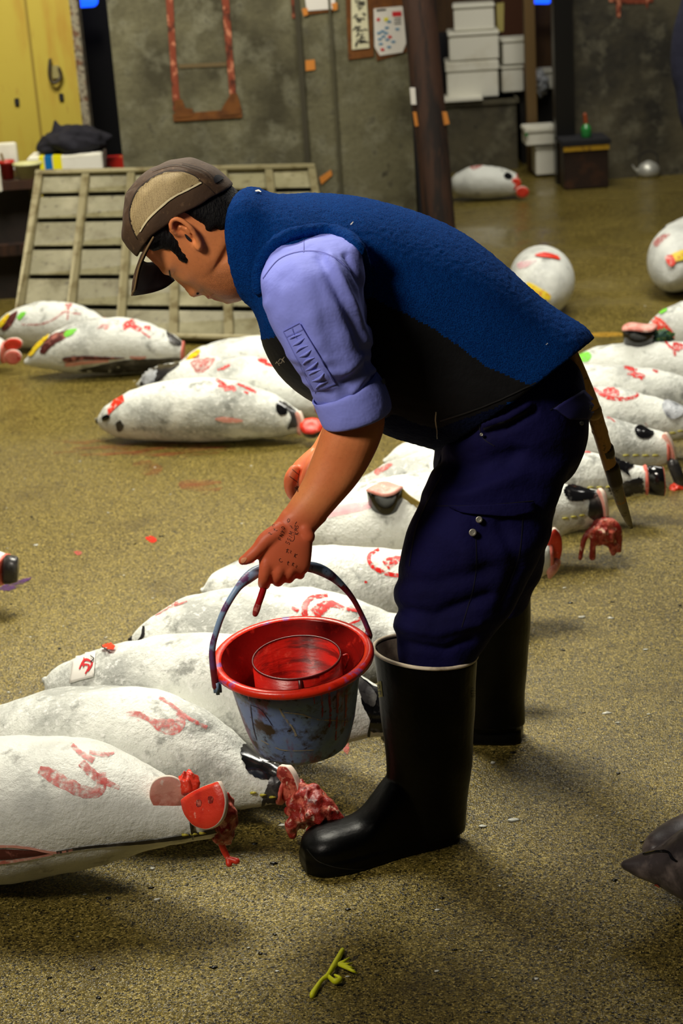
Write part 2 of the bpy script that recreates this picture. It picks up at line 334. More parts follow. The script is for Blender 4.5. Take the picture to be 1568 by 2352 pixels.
def blob(c, r, seed=0, amp=0.3, fr=1.0, n=24):
    """lumpy closed lump"""
    V = []; Fs = []; c = Vector(c)
    for i in range(n+1):
        th = pi*i/n
        for j in range(2*n):
            ph = 2*pi*j/(2*n); d = Vector((math.sin(th)*math.cos(ph), math.sin(th)*math.sin(ph), math.cos(th)))
            k = 1+amp*noise.noise(d*fr*1.6+Vector((seed*7.3, seed*3.1, 0)))+amp*0.5*noise.noise(d*fr*4+Vector((seed, 0, 9)))
            V.append(c+Vector((d.x*r[0], d.y*r[1], d.z*r[2]))*k)
    for i in range(n):
        for j in range(2*n):
            k = (j+1) % (2*n); a = i*2*n
            Fs.append((a+j, a+k, a+2*n+k, a+2*n+j))
    return V, Fs
def fuse(name, parts, voxel, mat, parent=None, it=4, disp=None, facemat=None, fac=0.5):
    """several closed shapes grown together into one continuous skin"""
    V, Fs = join(*parts)
    me = bpy.data.meshes.new(name); me.from_pydata([tuple(v) for v in V], [], Fs); me.update()
    o = bpy.data.objects.new(name, me); COL.objects.link(o)
    bm = bmesh.new(); bm.from_mesh(me); bmesh.ops.recalc_face_normals(bm, faces=bm.faces[:]); bm.to_mesh(me); bm.free()
    r = o.modifiers.new('r', 'REMESH'); r.mode = 'VOXEL'; r.voxel_size = voxel
    s = o.modifiers.new('s', 'SMOOTH'); s.factor = fac; s.iterations = it
    dg = bpy.context.evaluated_depsgraph_get(); dg.update()
    ev = o.evaluated_get(dg); nm = bpy.data.meshes.new_from_object(ev)
    COL.objects.unlink(o); bpy.data.objects.remove(o); bpy.data.meshes.remove(me)
    if disp:
        nr = [v.normal.copy() for v in nm.vertices]
        for v, q in zip(nm.vertices, nr): v.co = disp(v.co.copy(), q)
    nm.materials.clear()
    for mm in (mat if isinstance(mat, (list, tuple)) else [mat]): nm.materials.append(mm)
    nm.polygons.foreach_set('use_smooth', [True]*len(nm.polygons))
    if facemat: nm.polygons.foreach_set('material_index', [facemat(p.center) for p in nm.polygons])
    nm.update(); nm.name = name
    ob = bpy.data.objects.new(name, nm); COL.objects.link(ob)
    if parent is not None:
        ob.parent = parent
        if parent.type == 'EMPTY': ob.location = -parent.location
    return ob
def bvh_of(*obs):
    V = []; Fs = []
    for o in obs:
        k = len(V); V += [v.co.copy() for v in o.data.vertices]; Fs += [tuple(i+k for i in p.vertices) for p in o.data.polygons]
    return BVHTree.FromPolygons(V, Fs)
def cast(b, x, y, off=0.0012):
    r = ray(x, y).normalized(); h, nn, i, d = b.ray_cast(EYE, r)
    if h is None: return None
    if nn.dot(r) > 0: nn = -nn
    return h+nn*off
def largest(g):
    V, Fs = g
    if not Fs: return g
    par = list(range(len(V)))
    def fd(x):
        while par[x] != x: par[x] = par[par[x]]; x = par[x]
        return x
    for f in Fs:
        for q in f[1:]: par[fd(q)] = fd(f[0])
    cnt = {}
    for f in Fs: r = fd(f[0]); cnt[r] = cnt.get(r, 0)+1
    best = max(cnt, key=cnt.get); Fs = [f for f in Fs if fd(f[0]) == best]
    used = sorted({q for f in Fs for q in f}); mp = {q: i for i, q in enumerate(used)}
    return [V[q] for q in used], [tuple(mp[q] for q in f) for f in Fs]
def rj(s, x, k=1.0): return noise.noise(Vector((s*3.7, x*k, s*1.3)))
def patch(name, b, P, mat, parent, off=0.0012, jit=0.06, rings=5, n=48, seed=0, lift=0.0, solid=0.0, sharp=False):
    """a mark or sheet lying on a surface, outline P in photo pixels"""
    cx = sum(p[0] for p in P)/len(P); cy = sum(p[1] for p in P)/len(P)
    if sharp:
        Q = []
        for i in range(len(P)):
            a, c = P[i], P[(i+1) % len(P)]
            for t in range(6): Q.append((a[0]+(c[0]-a[0])*t/6, a[1]+(c[1]-a[1])*t/6))
    else: Q = cr(P, n, True)
    n = len(Q); V = []; ok = []
    def add(x, y):
        h = cast(b, x, y, off); ok.append(h is not None); V.append(h or Vector((0, 0, 0)))
    add(cx, cy)
    for r in range(1, rings+1):
        f = r/rings
        for i, (x, y) in enumerate(Q):
            j = 1+jit*rj(seed+1, i*0.9)*f*2 if jit else 1
            add(cx+(x-cx)*f*j, cy+(y-cy)*f*j)
    Fs = []
    for i in range(n):
        k = (i+1) % n; Fs.append((0, 1+i, 1+k))
        for r in range(rings-1): Fs.append((1+r*n+i, 1+(r+1)*n+i, 1+(r+1)*n+k, 1+r*n+k))
    Fs = [f for f in Fs if all(ok[q] for q in f)]
    Fs = [f for f in Fs if max((V[f[0]]-V[q]).length for q in f) < 0.08]
    if not Fs: print('EMPTY PATCH', name, P[0]); return None
    return mk(name, largest((V, Fs)), mat, parent, True, solid=solid)
def stroke_geo(b, P, off=0.0012, seed=0, jit=0.15, m=26):
    """brush stroke: P = (x, y, width) photo pixels, laid on the surface"""
    Q = cr(P, m); V = []; ok = []
    for i, q in enumerate(Q):
        a = Q[max(i-1, 0)]; c = Q[min(i+1, m-1)]; dx, dy = c[0]-a[0], c[1]-a[1]; l = math.hypot(dx, dy) or 1
        nx, ny = -dy/l, dx/l
        for k in range(5):
            t = (k-2)/4*q[2]; t *= 1+jit*2*rj(seed+k*5.1, i*0.55)
            h = cast(b, q[0]+nx*t, q[1]+ny*t, off); ok.append(h is not None); V.append(h or Vector((0, 0, 0)))
    Fs = []
    for i in range(m-1):
        for k in range(4):
            f = (i*5+k, i*5+k+1, i*5+5+k+1, i*5+5+k)
            if all(ok[q] for q in f) and (V[f[0]]-V[f[2]]).length < 0.06: Fs.append(f)
    return largest((V, Fs))
ONE_MARK = {'paint_mark', 'tag_writing', 'pocket_stitching', 'printed_letters', 'label_print', 'faded_mark', 'pen_writing'}
def strokes(name, b, LS, mat, parent, off=0.0012, jit=0.15, label=None):
    if name not in ONE_MARK and len(LS) > 1:
        return [strokes(name, b, [P], mat, parent, off, jit, label) for P in LS]
    gs = [stroke_geo(b, P, off+0.0002*i, seed=i, jit=jit) for i, P in enumerate(LS)]
    g = join(*gs)
    if not g[1]: print('EMPTY STROKES', name, LS[0][0]); return None
    o = mk(name, g, mat, parent)
    if label: o['label'] = label
    return o
# ================================================================ SETTING
def struct(name, geo, mat, parent=None, **k):
    o = mk(name, geo, mat, parent, smooth=False, **k)
    if parent is None: o['kind'] = 'structure'
    return o
def wallpoly(P, Y, th, zfloor=None):
    """upright slab: outline P in photo pixels, front face at distance Y"""
    A = [atY(x, y, Y) for x, y in P]; n = len(A)
    if A[0].cross(A[1]).length == 0: pass
    B = [a+Vector((0, th, 0)) for a in A]
    Fs = [tuple(range(n)), tuple(range(2*n-1, n-1, -1))]+[(i, (i+1) % n, n+(i+1) % n, n+i) for i in range(n)]
    return A+B, Fs
def wallrect(x0, x1, Y, z0, z1, th):
    return box(Vector(((x0+x1)/2, Y+th/2, (z0+z1)/2)), x1-x0, th, z1-z0)
# floor: one slab with the whole hall on it
struct('floor', box(Vector((0.5, 6.5, -0.05)), 9, 15, 0.1), m_floor)
# left concrete partition, edges measured at its own distance
YP = 8.15
xl = atY(265, 200, YP).x; xr = atY(945, 240, YP).x
struct('wall_partition', wallrect(xl, xr, YP, 0, 2.6, 0.12), m_conc)
struct('trim_1', box(Vector((atY(694, 200, YP).x, YP-0.004, 1.2)), 0.022, 0.012, 2.4), M('dark_joint', S(58, 54, 38), 0.9))
struct('trim_2', box(Vector((atY(768, 200, YP).x, YP-0.004, 1.2)), 0.010, 0.012, 2.4), M('dark_joint_thin', S(70, 66, 46), 0.9))
# dark opening beside it and the yellow wall
YY = 8.6
xy = atY(171, 120, YY).x
struct('wall_left', wallrect(xy-2.0, xy, YY, 0, 2.6, 0.15), m_yellow)
struct('trim_3', box(Vector((xy+0.019, YY+0.06, 1.3)), 0.038, 0.12, 2.6), M('flaking_grey_edge', S(150, 142, 120), 0.7, layers=[('N', 30, 0.5, 0.6, S(110, 66, 34)), ('N', 60, 0.5, 0.6, S(84, 78, 66))]))
struct('trim_4', box(Vector((atY(72, 120, YY).x, YY-0.003, 1.3)), 0.012, 0.008, 2.4), M('wall_groove', S(150, 128, 46), 0.7))
struct('wall_opening', wallrect(xy-0.1, xl+0.2, 9.6, 0, 2.6, 0.1), m_black)
# back zone: right wall, brown board wall, counter
YB = 10.42
xw = atY(1316, 200, YB).x
struct('wall_right', wallrect(xw, xw+3.5, YB, 0, 2.8, 0.15), m_concd)
YC = 11.05
struct('wall_back', wallrect(0.2, xw+0.6, 12.6, 0, 2.8, 0.15), m_brownwood)
struct('wall_back_board', wallrect(atY(1150, 40, 12.2).x, atY(1213, 40, 12.2).x, 12.2, 0, 2.6, 0.05), M('red_brown_board', S(92, 52, 26), 0.7))
struct('wall_side_return', box(Vector((xr+0.02+0.03, YP+2.2, 1.3)), 0.05, 4.2, 2.6), M('pale_partition_side', S(120, 112, 84), 0.8))
ct = atY(1100, 230, YC).z; cxl = atY(1010, 300, YC).x; cxr = atY(1187, 300, YC).x
o = mk('concrete_counter', join(box(Vector(((cxl+cxr)/2, YC+0.45, ct/2)), cxr-cxl, 0.9, ct), box(Vector(((cxl+cxr)/2, YC+0.45, ct-0.015)), cxr-cxl+0.03, 0.93, 0.03)), m_concd, smooth=False)
tag(o, 'low dark concrete counter carrying the stack of white foam boxes', 'counter')
# blue lights glimpsed through the openings
bl = mk('blue_lamp', tube([atY(150+32, 4, 9.3), atY(212, 2, 9.3)], 0.03), m_blue_em)
tag(bl, 'blue glowing lamp high in the dark opening beside the yellow wall', 'lamp')
bl = mk('blue_lamp', tube([atY(1228, 2, 12.3), atY(1258, 2, 12.3)], 0.02), m_blue_em)
tag(bl, 'small blue glowing lamp at the top of the dark gap right of the stacked boxes', 'lamp')
# latch and holes on yellow wall
e = empty('wall_latch', atY(125, 200, YY), 'rusty metal latch hooked on the yellow wall', 'latch')
mk('hook', tube([atY(115, 138, YY-0.02), atY(113, 165, YY-0.03), atY(117, 185, YY-0.03), atY(128, 190, YY-0.03), atY(140, 176, YY-0.02), atY(136, 158, YY-0.02)], 0.008), M('rusty_iron', S(58, 48, 28), 0.6), e)
mk('plate', box(atY(128, 165, YY-0.006), 0.035, 0.012, 0.06), M('latch_plate', S(150, 140, 90), 0.5), e, smooth=False)
for q, (hx, hy) in enumerate(((39, 234), (141, 223))):
    o = mk('wall_hole', box(atY(hx, hy, YY-0.004), 0.022, 0.016, 0.034, bev=0.003), m_ink, smooth=False)  # black block stands in for the dark inside a hole
    tag(o, ('small black square fitting low on the yellow wall, left one' if q == 0 else 'small black fitting with a rust run on the yellow wall, below the latch'), 'wall fitting')
# tape and papers on the partition
def onwall(name, P, mat, label, cat, Y=YP, th=0.003, parent=None, lift=0.004, group=None):
    o = mk(name, wallpoly(P, Y-lift, th), mat, parent, smooth=False)
    if parent is None: tag(o, label, cat, group)
    return o
e = empty('tape_outline', atY(475, 275, YP-0.01), 'rectangle of peeling red and brown tape stuck on the grey partition', 'tape')
onwall('tape_strip', [(380, -10), (397, -10), (404, 130), (415, 255), (398, 255), (390, 130)], m_rtape, '', '', parent=e)
onwall('tape_strip', [(508, -10), (525, -10), (534, 120), (544, 240), (529, 240), (519, 120)], m_rtape, '', '', parent=e, lift=0.005)
onwall('tape_strip', [(397, 262), (555, 250), (556, 270), (398, 279)], m_tape, '', '', parent=e, lift=0.007)
onwall('tape_strip', [(400, 230), (418, 228), (425, 248), (443, 250), (440, 268), (402, 270)], m_tape, '', '', parent=e, lift=0.009)
onwall('tape_strip', [(530, 215), (544, 214), (553, 245), (552, 262), (505, 266), (510, 248)], m_tape, '', '', parent=e, lift=0.010)
onwall('tape_strip', [(410, 148), (520, 143), (520, 152), (411, 157)], M('faint_tape', S(98, 82, 52), 0.6), '', '', parent=e, lift=0.003)
o = onwall('tape_scrap', [(701, 139), (722, 137), (724, 160), (702, 163)], m_orange, 'small square of orange tape on the partition joint', 'tape')
o = onwall('tape_scrap', [(668, -5), (677, -5), (678, 42), (671, 42)], m_rtape, 'short red tape strip at the top of the partition, left of the white sheet', 'tape')
o = onwall('tape_scrap', [(733, 408), (760, 390), (763, 402), (738, 424)], m_orange, 'orange tape scrap on the partition just above the crate end', 'tape')
e = empty('notice_sheet', atY(735, 30, YP), 'plain white sheet with brown tape corners at the top of the partition', 'paper')
onwall('sheet', [(697, -30), (768, -32), (770, 20), (704, 25)], m_paper, '', '', parent=e, lift=0.008)
onwall('tape_corner', [(693, 20), (706, 18), (707, 34), (697, 37)], m_orange, '', '', parent=e, lift=0.010)
onwall('tape_corner', [(761, 8), (774, 6), (775, 22), (765, 24)], m_orange, '', '', parent=e, lift=0.010)
onwall('tape_strip', [(703, 27), (764, 20), (765, 26), (704, 34)], m_tape, '', '', parent=e, lift=0.005)
e = empty('calligraphy_notice', atY(825, 130, YP), 'tall narrow cream notice with black brush characters on brown backing', 'notice')
onwall('backing_board', [(793, -20), (852, -22), (858, 130), (800, 137)], m_tape, '', '', parent=e, lift=0.005)
sh = onwall('sheet', [(806, -20), (841, -22), (848, 110), (808, 114)], m_cpaper, '', '', parent=e, lift=0.010)
g = []
bw = bvh_of(sh)
for cy0 in (6, 38, 66, 93):
    for q in range(11):
        a = (813+random.random()*24, cy0-10+random.random()*22); th = random.choice((0, 0.2, 1.5, 2.4)); l = 5+random.random()*9
        g.append(stroke_geo(bw, [(a[0], a[1], 2.4), (a[0]+math.cos(th)*l/2, a[1]+math.sin(th)*l/2, 3), (a[0]+math.cos(th)*l, a[1]+math.sin(th)*l, 1.6)], 0.002, m=5))
mk('brush_writing', join(*g), m_ink, e)
e = empty('floor_map', atY(895, 128, YP), 'white map poster with blue dots and a red square on the partition', 'poster')
onwall('backing_board', [(852, -10), (932, -12), (938, 40), (934, 118), (926, 122), (865, 140), (858, 60)], m_tape, '', '', parent=e, lift=0.004)
sh = onwall('sheet', [(858, 20), (922, 14), (928, 20), (932, 100), (924, 120), (872, 128), (860, 108)], m_paper, '', '', parent=e, lift=0.009)
def mark(P, mat, nm='print_mark'): onwall(nm, P, mat, '', '', parent=e, lift=0.0105, th=0.002)
mark([(900, 27), (921, 26), (922, 37), (901, 38)], m_redink, 'red_square')
mark([(864, 22), (886, 20), (886, 24), (864, 26)], m_ink, 'heading')
mark([(865, 42), (872, 41), (872, 48), (865, 49)], m_redink); mark([(881, 41), (891, 40), (891, 48), (882, 49)], m_yelink)
for yy in (42, 48, 54): mark([(905, yy), (921, yy-1), (921, yy+1), (905, yy+2)], m_ink, 'print_line')
for bx, by in ((870, 76), (878, 72), (886, 76), (872, 90), (889, 91), (903, 96), (874, 101), (893, 108), (880, 84), (893, 50), (912, 67), (888, 64)):
    mark([(bx-5, by-2), (bx+4, by-3), (bx+5, by+2), (bx-4, by+3)], m_blueink)
for bx, by in ((895, 85), (878, 114)): mark([(bx-4, by-3), (bx+4, by-3), (bx+4, by+3), (bx-4, by+3)], m_redink)

# leaning dark post in front of the partition end
o = mk('timber_post', tube([atY(905, -700, 8.1), atY(958, -40, 8.0), atY(985, 250, 7.95), atY(1008, 505, 7.9), atY(1022, 640, 7.88)], [0.078, 0.076, 0.075, 0.074, 0.074], n=10), m_darkwood)
zb = min(v.co.z for v in o.data.vertices)
for v in o.data.vertices: v.co.z = max(v.co.z, 0.0)
tag(o, 'dark brown timber post leaning at the end of the grey partition', 'post')
o = mk('narrow_plank', wallpoly([(938, 150), (948, 150), (985, 620), (972, 620)], 8.05, 0.02), m_black, smooth=False); tag(o, 'thin black plank standing just left of the timber post', 'plank')
o = mk('tape_scrap', wallpoly([(1008, 256), (1026, 258), (1032, 284), (1012, 290)], 7.9, 0.01), m_orange, smooth=False); tag(o, 'orange tape scrap sticking out right of the timber post', 'tape')
o = mk('tape_scrap', wallpoly([(948, 258), (956, 258), (961, 290), (953, 290)], 7.9, 0.01), m_orange, smooth=False); tag(o, 'orange tape scrap on the left edge of the timber post', 'tape')
o = mk('paper_label', wallpoly([(941, 202), (953, 202), (956, 240), (944, 240)], 7.9, 0.01), m_paper, smooth=False); tag(o, 'small white label on the left edge of the timber post', 'label')

# wooden and steel uprights on the right
x = atY(1217, 60, 10.9).x
o = mk('wooden_upright', box(Vector((x, 10.95, 1.2)), 0.062, 0.08, 2.4), M('light_wood_upright', S(104, 80, 42), 0.6), smooth=False); tag(o, 'light brown wooden upright right of the foam box stack', 'post')
x0, x1 = atY(1274, 200, 10.35).x, atY(1318, 200, 10.35).x
o = mk('black_pillar', box(Vector(((x0+x1)/2, 10.4, 1.4)), x1-x0, 0.12, 2.8), M('black_steel', S(14, 13, 12), 0.35), smooth=False); tag(o, 'black steel pillar between the box stacks and the dark wall', 'pillar')
o = mk('dark_cabinet', wallpoly([(1192, 190), (1280, 185), (1286, 398), (1200, 400)], 11.25, 0.5), M('very_dark_cabinet', S(24, 20, 14), 0.7), smooth=False); tag(o, 'very dark cabinet behind the short stack of two foam boxes', 'cabinet')
o = mk('dark_shelf_board', wallpoly([(998, 82), (1036, 80), (1036, 222), (1008, 222)], 11.6, 0.3), m_black, smooth=False); tag(o, 'black board standing left of the foam box stack', 'board')

# foam boxes
def fbox(P0, P1, Y, d, label, lid=None, tagcol=None, rz=0.0, nm='foam_box', skew=0):
    """front face from photo corner P0 (left, top) to P1 (right, bottom)"""
    a = atY(P0[0], P0[1], Y); b = atY(P1[0], P1[1], Y); a2 = atY(P0[0], P1[1], Y); b2 = atY(P1[0], P0[1], Y)
    x0 = (a.x+a2.x)/2; x1 = (b.x+b2.x)/2; z1 = (a.z+b2.z)/2; z0 = (b.z+a2.z)/2
    e = empty(nm, Vector(((x0+x1)/2, Y+d/2, z0)), label, 'box', 'white foam boxes')
    lh = (z1-z0)*(lid or 0.22)
    mk('body', box(Vector(((x0+x1)/2, Y+d/2, (z0+z1-lh)/2)), x1-x0-0.008, d-0.008, z1-lh-z0, rz, 0.006), m_foam, e, smooth=False)
    mk('lid', box(Vector(((x0+x1)/2, Y+d/2, z1-lh/2+0.0005)), x1-x0+0.004, d+0.004, lh-0.001, rz, 0.006), m_foam, e, smooth=False)
    return e
fbox((1028, 140), (1148, 225), YC+0.06, 0.34, 'large white foam box at the bottom left of the stack on the counter', 0.28, rz=-0.05)
fbox((1033, 72), (1149, 138), YC+0.06, 0.34, 'white foam box in the middle of the three-high stack', 0.16, rz=-0.05)
fbox((1045, 10), (1140, 70), YC+0.08, 0.30, 'white foam box on top of the three-high stack', 0.15, rz=-0.08)
fbox((1152, 90), (1224, 148), YC+0.14, 0.30, 'white foam box on the right pile, upper one', 0.12, rz=0.03)
fbox((1150, 152), (1202, 212), YC+0.14, 0.30, 'white foam box on the right pile, under the wider one', 0.12, rz=0.03)
fbox((1206, 293), (1279, 334), 10.62, 0.22, 'white foam box with a green dot, lying on the narrow box on the floor', 0.3)
fbox((1229, 336), (1280, 402), 10.64, 0.22, 'narrow white foam box standing on the floor by the black pillar', 0.1)
o = mk('green_sticker', wallpoly([(1205, 306), (1212, 306), (1212, 313), (1206, 313)], 10.612, 0.004), m_green_glass, smooth=False); tag(o, 'green sticker on the front of the floor box', 'sticker')
o = mk('foam_sheet', box(Vector(((cxl+cxr)/2-0.09, YC+0.10, ct+0.012)), 0.24, 0.28, 0.022, bev=0.004), m_foam, smooth=False); tag(o, 'flat white foam lid lying under the box stack on the counter edge', 'lid')
o = mk('cardboard_sheet', wallpoly([(1140, 8), (1157, 6), (1156, 72), (1141, 74)], YC+0.45, 0.02), M('yellowed_foam', S(180, 166, 96), 0.7), smooth=False); tag(o, 'yellowed panel standing behind the top foam box', 'panel')
fbox((1240, 161), (1276, 205), 11.2, 0.2, 'small white foam box on the dark cabinet beside a plastic bag', 0.2)
pb = atY(1238, 212, 11.1)
o = mk('plastic_bag', blob(atY(1238, 190, 11.16), (0.055, 0.05, 0.07), 3, 0.5, 1.6), m_film); tag(o, 'crumpled clear plastic bag with green leaves on the dark cabinet', 'bag')

# dark bin with yellow stripe, bottle, kettle at the right wall
yb = 10.1
a = atY(1292, 320, yb); b2 = atY(1402, 425, yb)
e = empty('wooden_bin', Vector(((a.x+b2.x)/2, yb+0.12, 0)), 'dark wooden bin with a yellow band against the sooty wall', 'bin')
zt = atY(1350, 322, yb).z
mk('body', box(Vector(((a.x+b2.x)/2, yb+0.15, (zt-0.03)/2)), (b2.x-a.x)*0.94, 0.26, zt-0.03, bev=0.008), M('dark_brown_bin', S(38, 22, 14), 0.5, layers=[('N', 8, 0.5, 0.7, S(70, 40, 20))]), e, smooth=False)
mk('lid', box(Vector(((a.x+b2.x)/2, yb+0.15, zt-0.015)), (b2.x-a.x)*1.04, 0.30, 0.03, bev=0.004), m_black, e, smooth=False)
mk('yellow_band', box(Vector(((a.x+b2.x)/2, yb+0.012, zt-0.045)), (b2.x-a.x)*0.97, 0.012, 0.028), M('yellow_band_paint', S(180, 140, 30), 0.5, layers=[('N', 20, 0.5, 0.6, S(120, 84, 24))]), e, smooth=False)
c = atY(1346, 318, yb+0.12); c.z = zt
e2 = empty('green_bottle', c, 'green bottle with an orange neck standing on the wooden bin', 'bottle')
mk('bottle_body', tube([c+Vector((0, 0, 0.012)), c+Vector((0, 0, 0.05)), c+Vector((0, 0, 0.075))], [0.03, 0.03, 0.014]), m_green_glass, e2)
mk('bottle_neck', tube([c+Vector((0, 0, 0.075)), c+Vector((-0.006, 0, 0.13))], [0.013, 0.011]), M('orange_neck', S(150, 70, 34), 0.4), e2)
c = atZ(1492, 408, 0.0) + Vector((0, 0.05, 0))
e = empty('kettle', c, 'small steel kettle standing on the floor by the sooty wall', 'kettle')
mk('kettle_body', loft([ring(c+Vector((0, 0, z)), Vector((r, 0, 0)), Vector((0, r, 0)), 24) for z, r in ((0.002, 0.06), (0.02, 0.07), (0.05, 0.066), (0.075, 0.05), (0.085, 0.03), (0.095, 0.012))]), m_steel, e)
mk('kettle_handle', tube([c+Vector((-0.055, 0, 0.07)), c+Vector((-0.05, 0, 0.125)), c+Vector((0, 0, 0.15)), c+Vector((0.05, 0, 0.125)), c+Vector((0.055, 0, 0.07))], 0.007), m_black, e)
mk('spout', tube([c+Vector((-0.06, 0, 0.03)), c+Vector((-0.085, 0, 0.055)), c+Vector((-0.095, 0, 0.075))], [0.012, 0.009, 0.007]), m_steel, e)
onwall('tape_strip_wall', [(1398, -10), (1500, -10), (1500, 4), (1488, 6), (1486, 22), (1482, 8), (1426, 8), (1424, 40), (1416, 40), (1414, 6), (1398, 4)], m_rtape, 'red-brown tape strips at the top of the sooty right wall', 'tape', Y=YB)

# weathered slatted panel leaning at the foot of the partition
pbl, pbr = atZ(40, 778, 0.0), atZ(792, 798, 0.0)
ptl, ptr = atY(95, 403, 7.98), atY(726, 388, 7.98)
pn = (pbr-pbl).cross(ptl-pbl).normalized()
if pn.y > 0: pn = -pn
def pq(u, v, off=0.0):
    return (pbl*(1-u)+pbr*u)*(1-v)+(ptl*(1-u)+ptr*u)*v + pn*off + Vector((0, 0, 0.004))
def pslab(u0, u1, v0, v1, o0, o1):
    V = [pq(u, v, o) for o in (o0, o1) for u, v in ((u0, v0), (u1, v0), (u1, v1), (u0, v1))]
    return V, [(0, 1, 2, 3), (4, 7, 6, 5), (0, 4, 5, 1), (1, 5, 6, 2), (2, 6, 7, 3), (3, 7, 4, 0)]
e = empty('slatted_panel', (pbl+pbr)/2, 'weathered grey slatted metal pallet leaning against the partition behind the worker', 'pallet')
rows = [0.0, 0.17, 0.345, 0.52, 0.69, 0.85, 1.0]
for i in range(6):
    mk('slat', pslab(0.0, 1.0, rows[i]+0.018, rows[i+1]-0.010, 0.004, 0.014), m_alu, e, smooth=False)
    mk('cross_rail', pslab(0.0, 1.0, rows[i]-0.012, rows[i]+0.012, -0.03, -0.012), M('dark_rail', S(40, 36, 20), 0.6), e, smooth=False)
mk('backing', pslab(0.005, 0.995, 0.0, 1.0, -0.045, -0.03), M('dark_backing', S(24, 20, 12), 0.8), e, smooth=False)
for u in (0.0, 0.168, 0.332, 0.497, 0.665, 0.83, 0.985):
    mk('upright_bar', pslab(u-0.010, u+0.016, 0.0, 1.0, 0.010, 0.030), m_alubar, e, smooth=False)
mk('top_rim', pslab(-0.01, 1.0, 0.975, 1.0, 0.010, 0.034), m_alubar, e, smooth=False)
mk('bottom_rim', pslab(-0.01, 1.0, 0.0, 0.022, 0.010, 0.034), m_alubar, e, smooth=False)

# dark bench at the left with things on it
bz = 0.50
bxl, bxr = atY(-60, 420, 8.06).x, atY(243, 420, 8.06).x
e = empty('low_bench', Vector(((bxl+bxr)/2, 8.2, 0)), 'dark brown low bench under the yellow wall at the far left', 'bench')
YL = 8.06
bt = atY(60, 412, YL).z
bxr2 = atY(70, 500, YL).x
mk('bench_top', box(Vector(((bxl+bxr)/2, YL+0.17, bt-0.021)), bxr-bxl, 0.38, 0.04), m_darkwood, e, smooth=False)
mk('bench_front', box(Vector(((bxl+bxr2)/2, YL+0.16, (bt-0.04)/2)), bxr2-bxl, 0.2, bt-0.04), M('dark_bench_front', S(36, 26, 20), 0.7, layers=[('N', 9, 0.5, 0.7, S(20, 14, 10))]), e, smooth=False)
mk('shelf_rail', box(Vector(((bxl+bxr2)/2-0.02, YL+0.03, atY(30, 575, YL).z)), bxr2-bxl, 0.06, 0.05), m_darkwood, e, smooth=False)
def bx(name, P0, P1, Y, d, mat, label, cat, bev=0.006, group=None):
    a = atY(P0[0], P0[1], Y); b = atY(P1[0], P1[1], Y)
    o = mk(name, box(Vector(((a.x+b.x)/2, Y+d/2, (a.z+b.z)/2)), abs(b.x-a.x), d, abs(a.z-b.z), 0, bev), mat, smooth=False)
    return tag(o, label, cat, group)
a = atY(58, 362, YL+0.08); b = atY(236, 405, YL+0.08)
e = empty('foam_tray', Vector(((a.x+b.x)/2, YL+0.22, bt)), 'long low white foam box bound with blue and yellow tape, under the black cloth', 'box')
hh = atY(145, 360, YL+0.08).z-bt
mk('body', box(Vector(((a.x+b.x)/2, YL+0.215, bt+hh/2)), b.x-a.x, 0.2, hh, 0, 0.006), m_foam, e, smooth=False)
for p0, p1, mm, nm in ((101, 118, m_bluetape, 'blue_tape_band'), (120, 140, m_yeltape, 'yellow_tape_band'), (88, 99, m_yeltape, 'yellow_tape_band')):
    q0 = atY(p0, 380, YL+0.08).x; q1 = atY(p1, 380, YL+0.08).x
    mk(nm, box(Vector(((q0+q1)/2, YL+0.214, bt+hh/2)), q1-q0, 0.206, hh+0.004), mm, e, smooth=False)
cc = atY(162, 335, YL+0.17)
o = fuse('black_cloth', [blob(Vector((cc.x, YL+0.215, bt+hh+0.055)), (0.13, 0.085, 0.07), 5, 0.45, 1.3, 16), blob(Vector((cc.x+0.06, YL+0.22, bt+hh+0.05)), (0.11, 0.08, 0.06), 8, 0.4, 1.4, 16), blob(Vector((cc.x-0.11, YL+0.215, bt+hh+0.03)), (0.06, 0.06, 0.035), 9, 0.4, 1.4, 12),
    tube([Vector((cc.x-0.06, YL+0.215, bt+hh+0.10)), Vector((cc.x-0.065, YL+0.215, bt+hh+0.15))], [0.03, 0.008])], 0.008, m_cloth)
tag(o, 'heap of black cloth lying on the taped foam box', 'cloth')
bx('foam_slab', (-20, 332), (42, 392), YL+0.12, 0.05, m_foam, 'white foam slab propped up at the left end of the bench', 'foam slab')
bx('foam_board', (-20, 388), (5, 442), YL-0.04, 0.03, m_foam, 'white foam panel at the very left edge, in front of the red pot', 'foam panel')
c = atY(21, 424, YL+0.05); c.z = bt
e = empty('red_pot', c, 'small red plastic pot on the left end of the bench', 'pot')
mk('pot_body', loft([ring(c+Vector((0, 0, z)), Vector((r, 0, 0)), Vector((0, r, 0)), 20) for z, r in ((0.0, 0.026), (0.07, 0.033), (0.072, 0.037), (0.085, 0.037), (0.083, 0.03), (0.02, 0.022))]), m_redplastic, e)
mk('pot_stem', tube([c+Vector((-0.01, 0, 0.06)), c+Vector((-0.018, 0, 0.115))], 0.006), M('stem', S(120, 100, 60)), e)
c = atY(68, 420, YL+0.03); c.z = bt
o = mk('plastic_bowl', loft([ring(c+Vector((0, 0, z)), Vector((r, 0, 0)), Vector((0, r*0.9, 0)), 24) for z, r in ((0.0, 0.045), (0.06, 0.062), (0.062, 0.068), (0.072, 0.068), (0.07, 0.058), (0.015, 0.04))]), m_tan); tag(o, 'pale green plastic bowl on the bench beside the red pot', 'bowl')
a = atY(240, 366, 8.32); b = atY(290, 393, 8.32)
e = empty('red_crate', Vector(((a.x+b.x)/2, 8.38, b.z)), 'small bright red crate seen at the right end of the bench', 'crate')
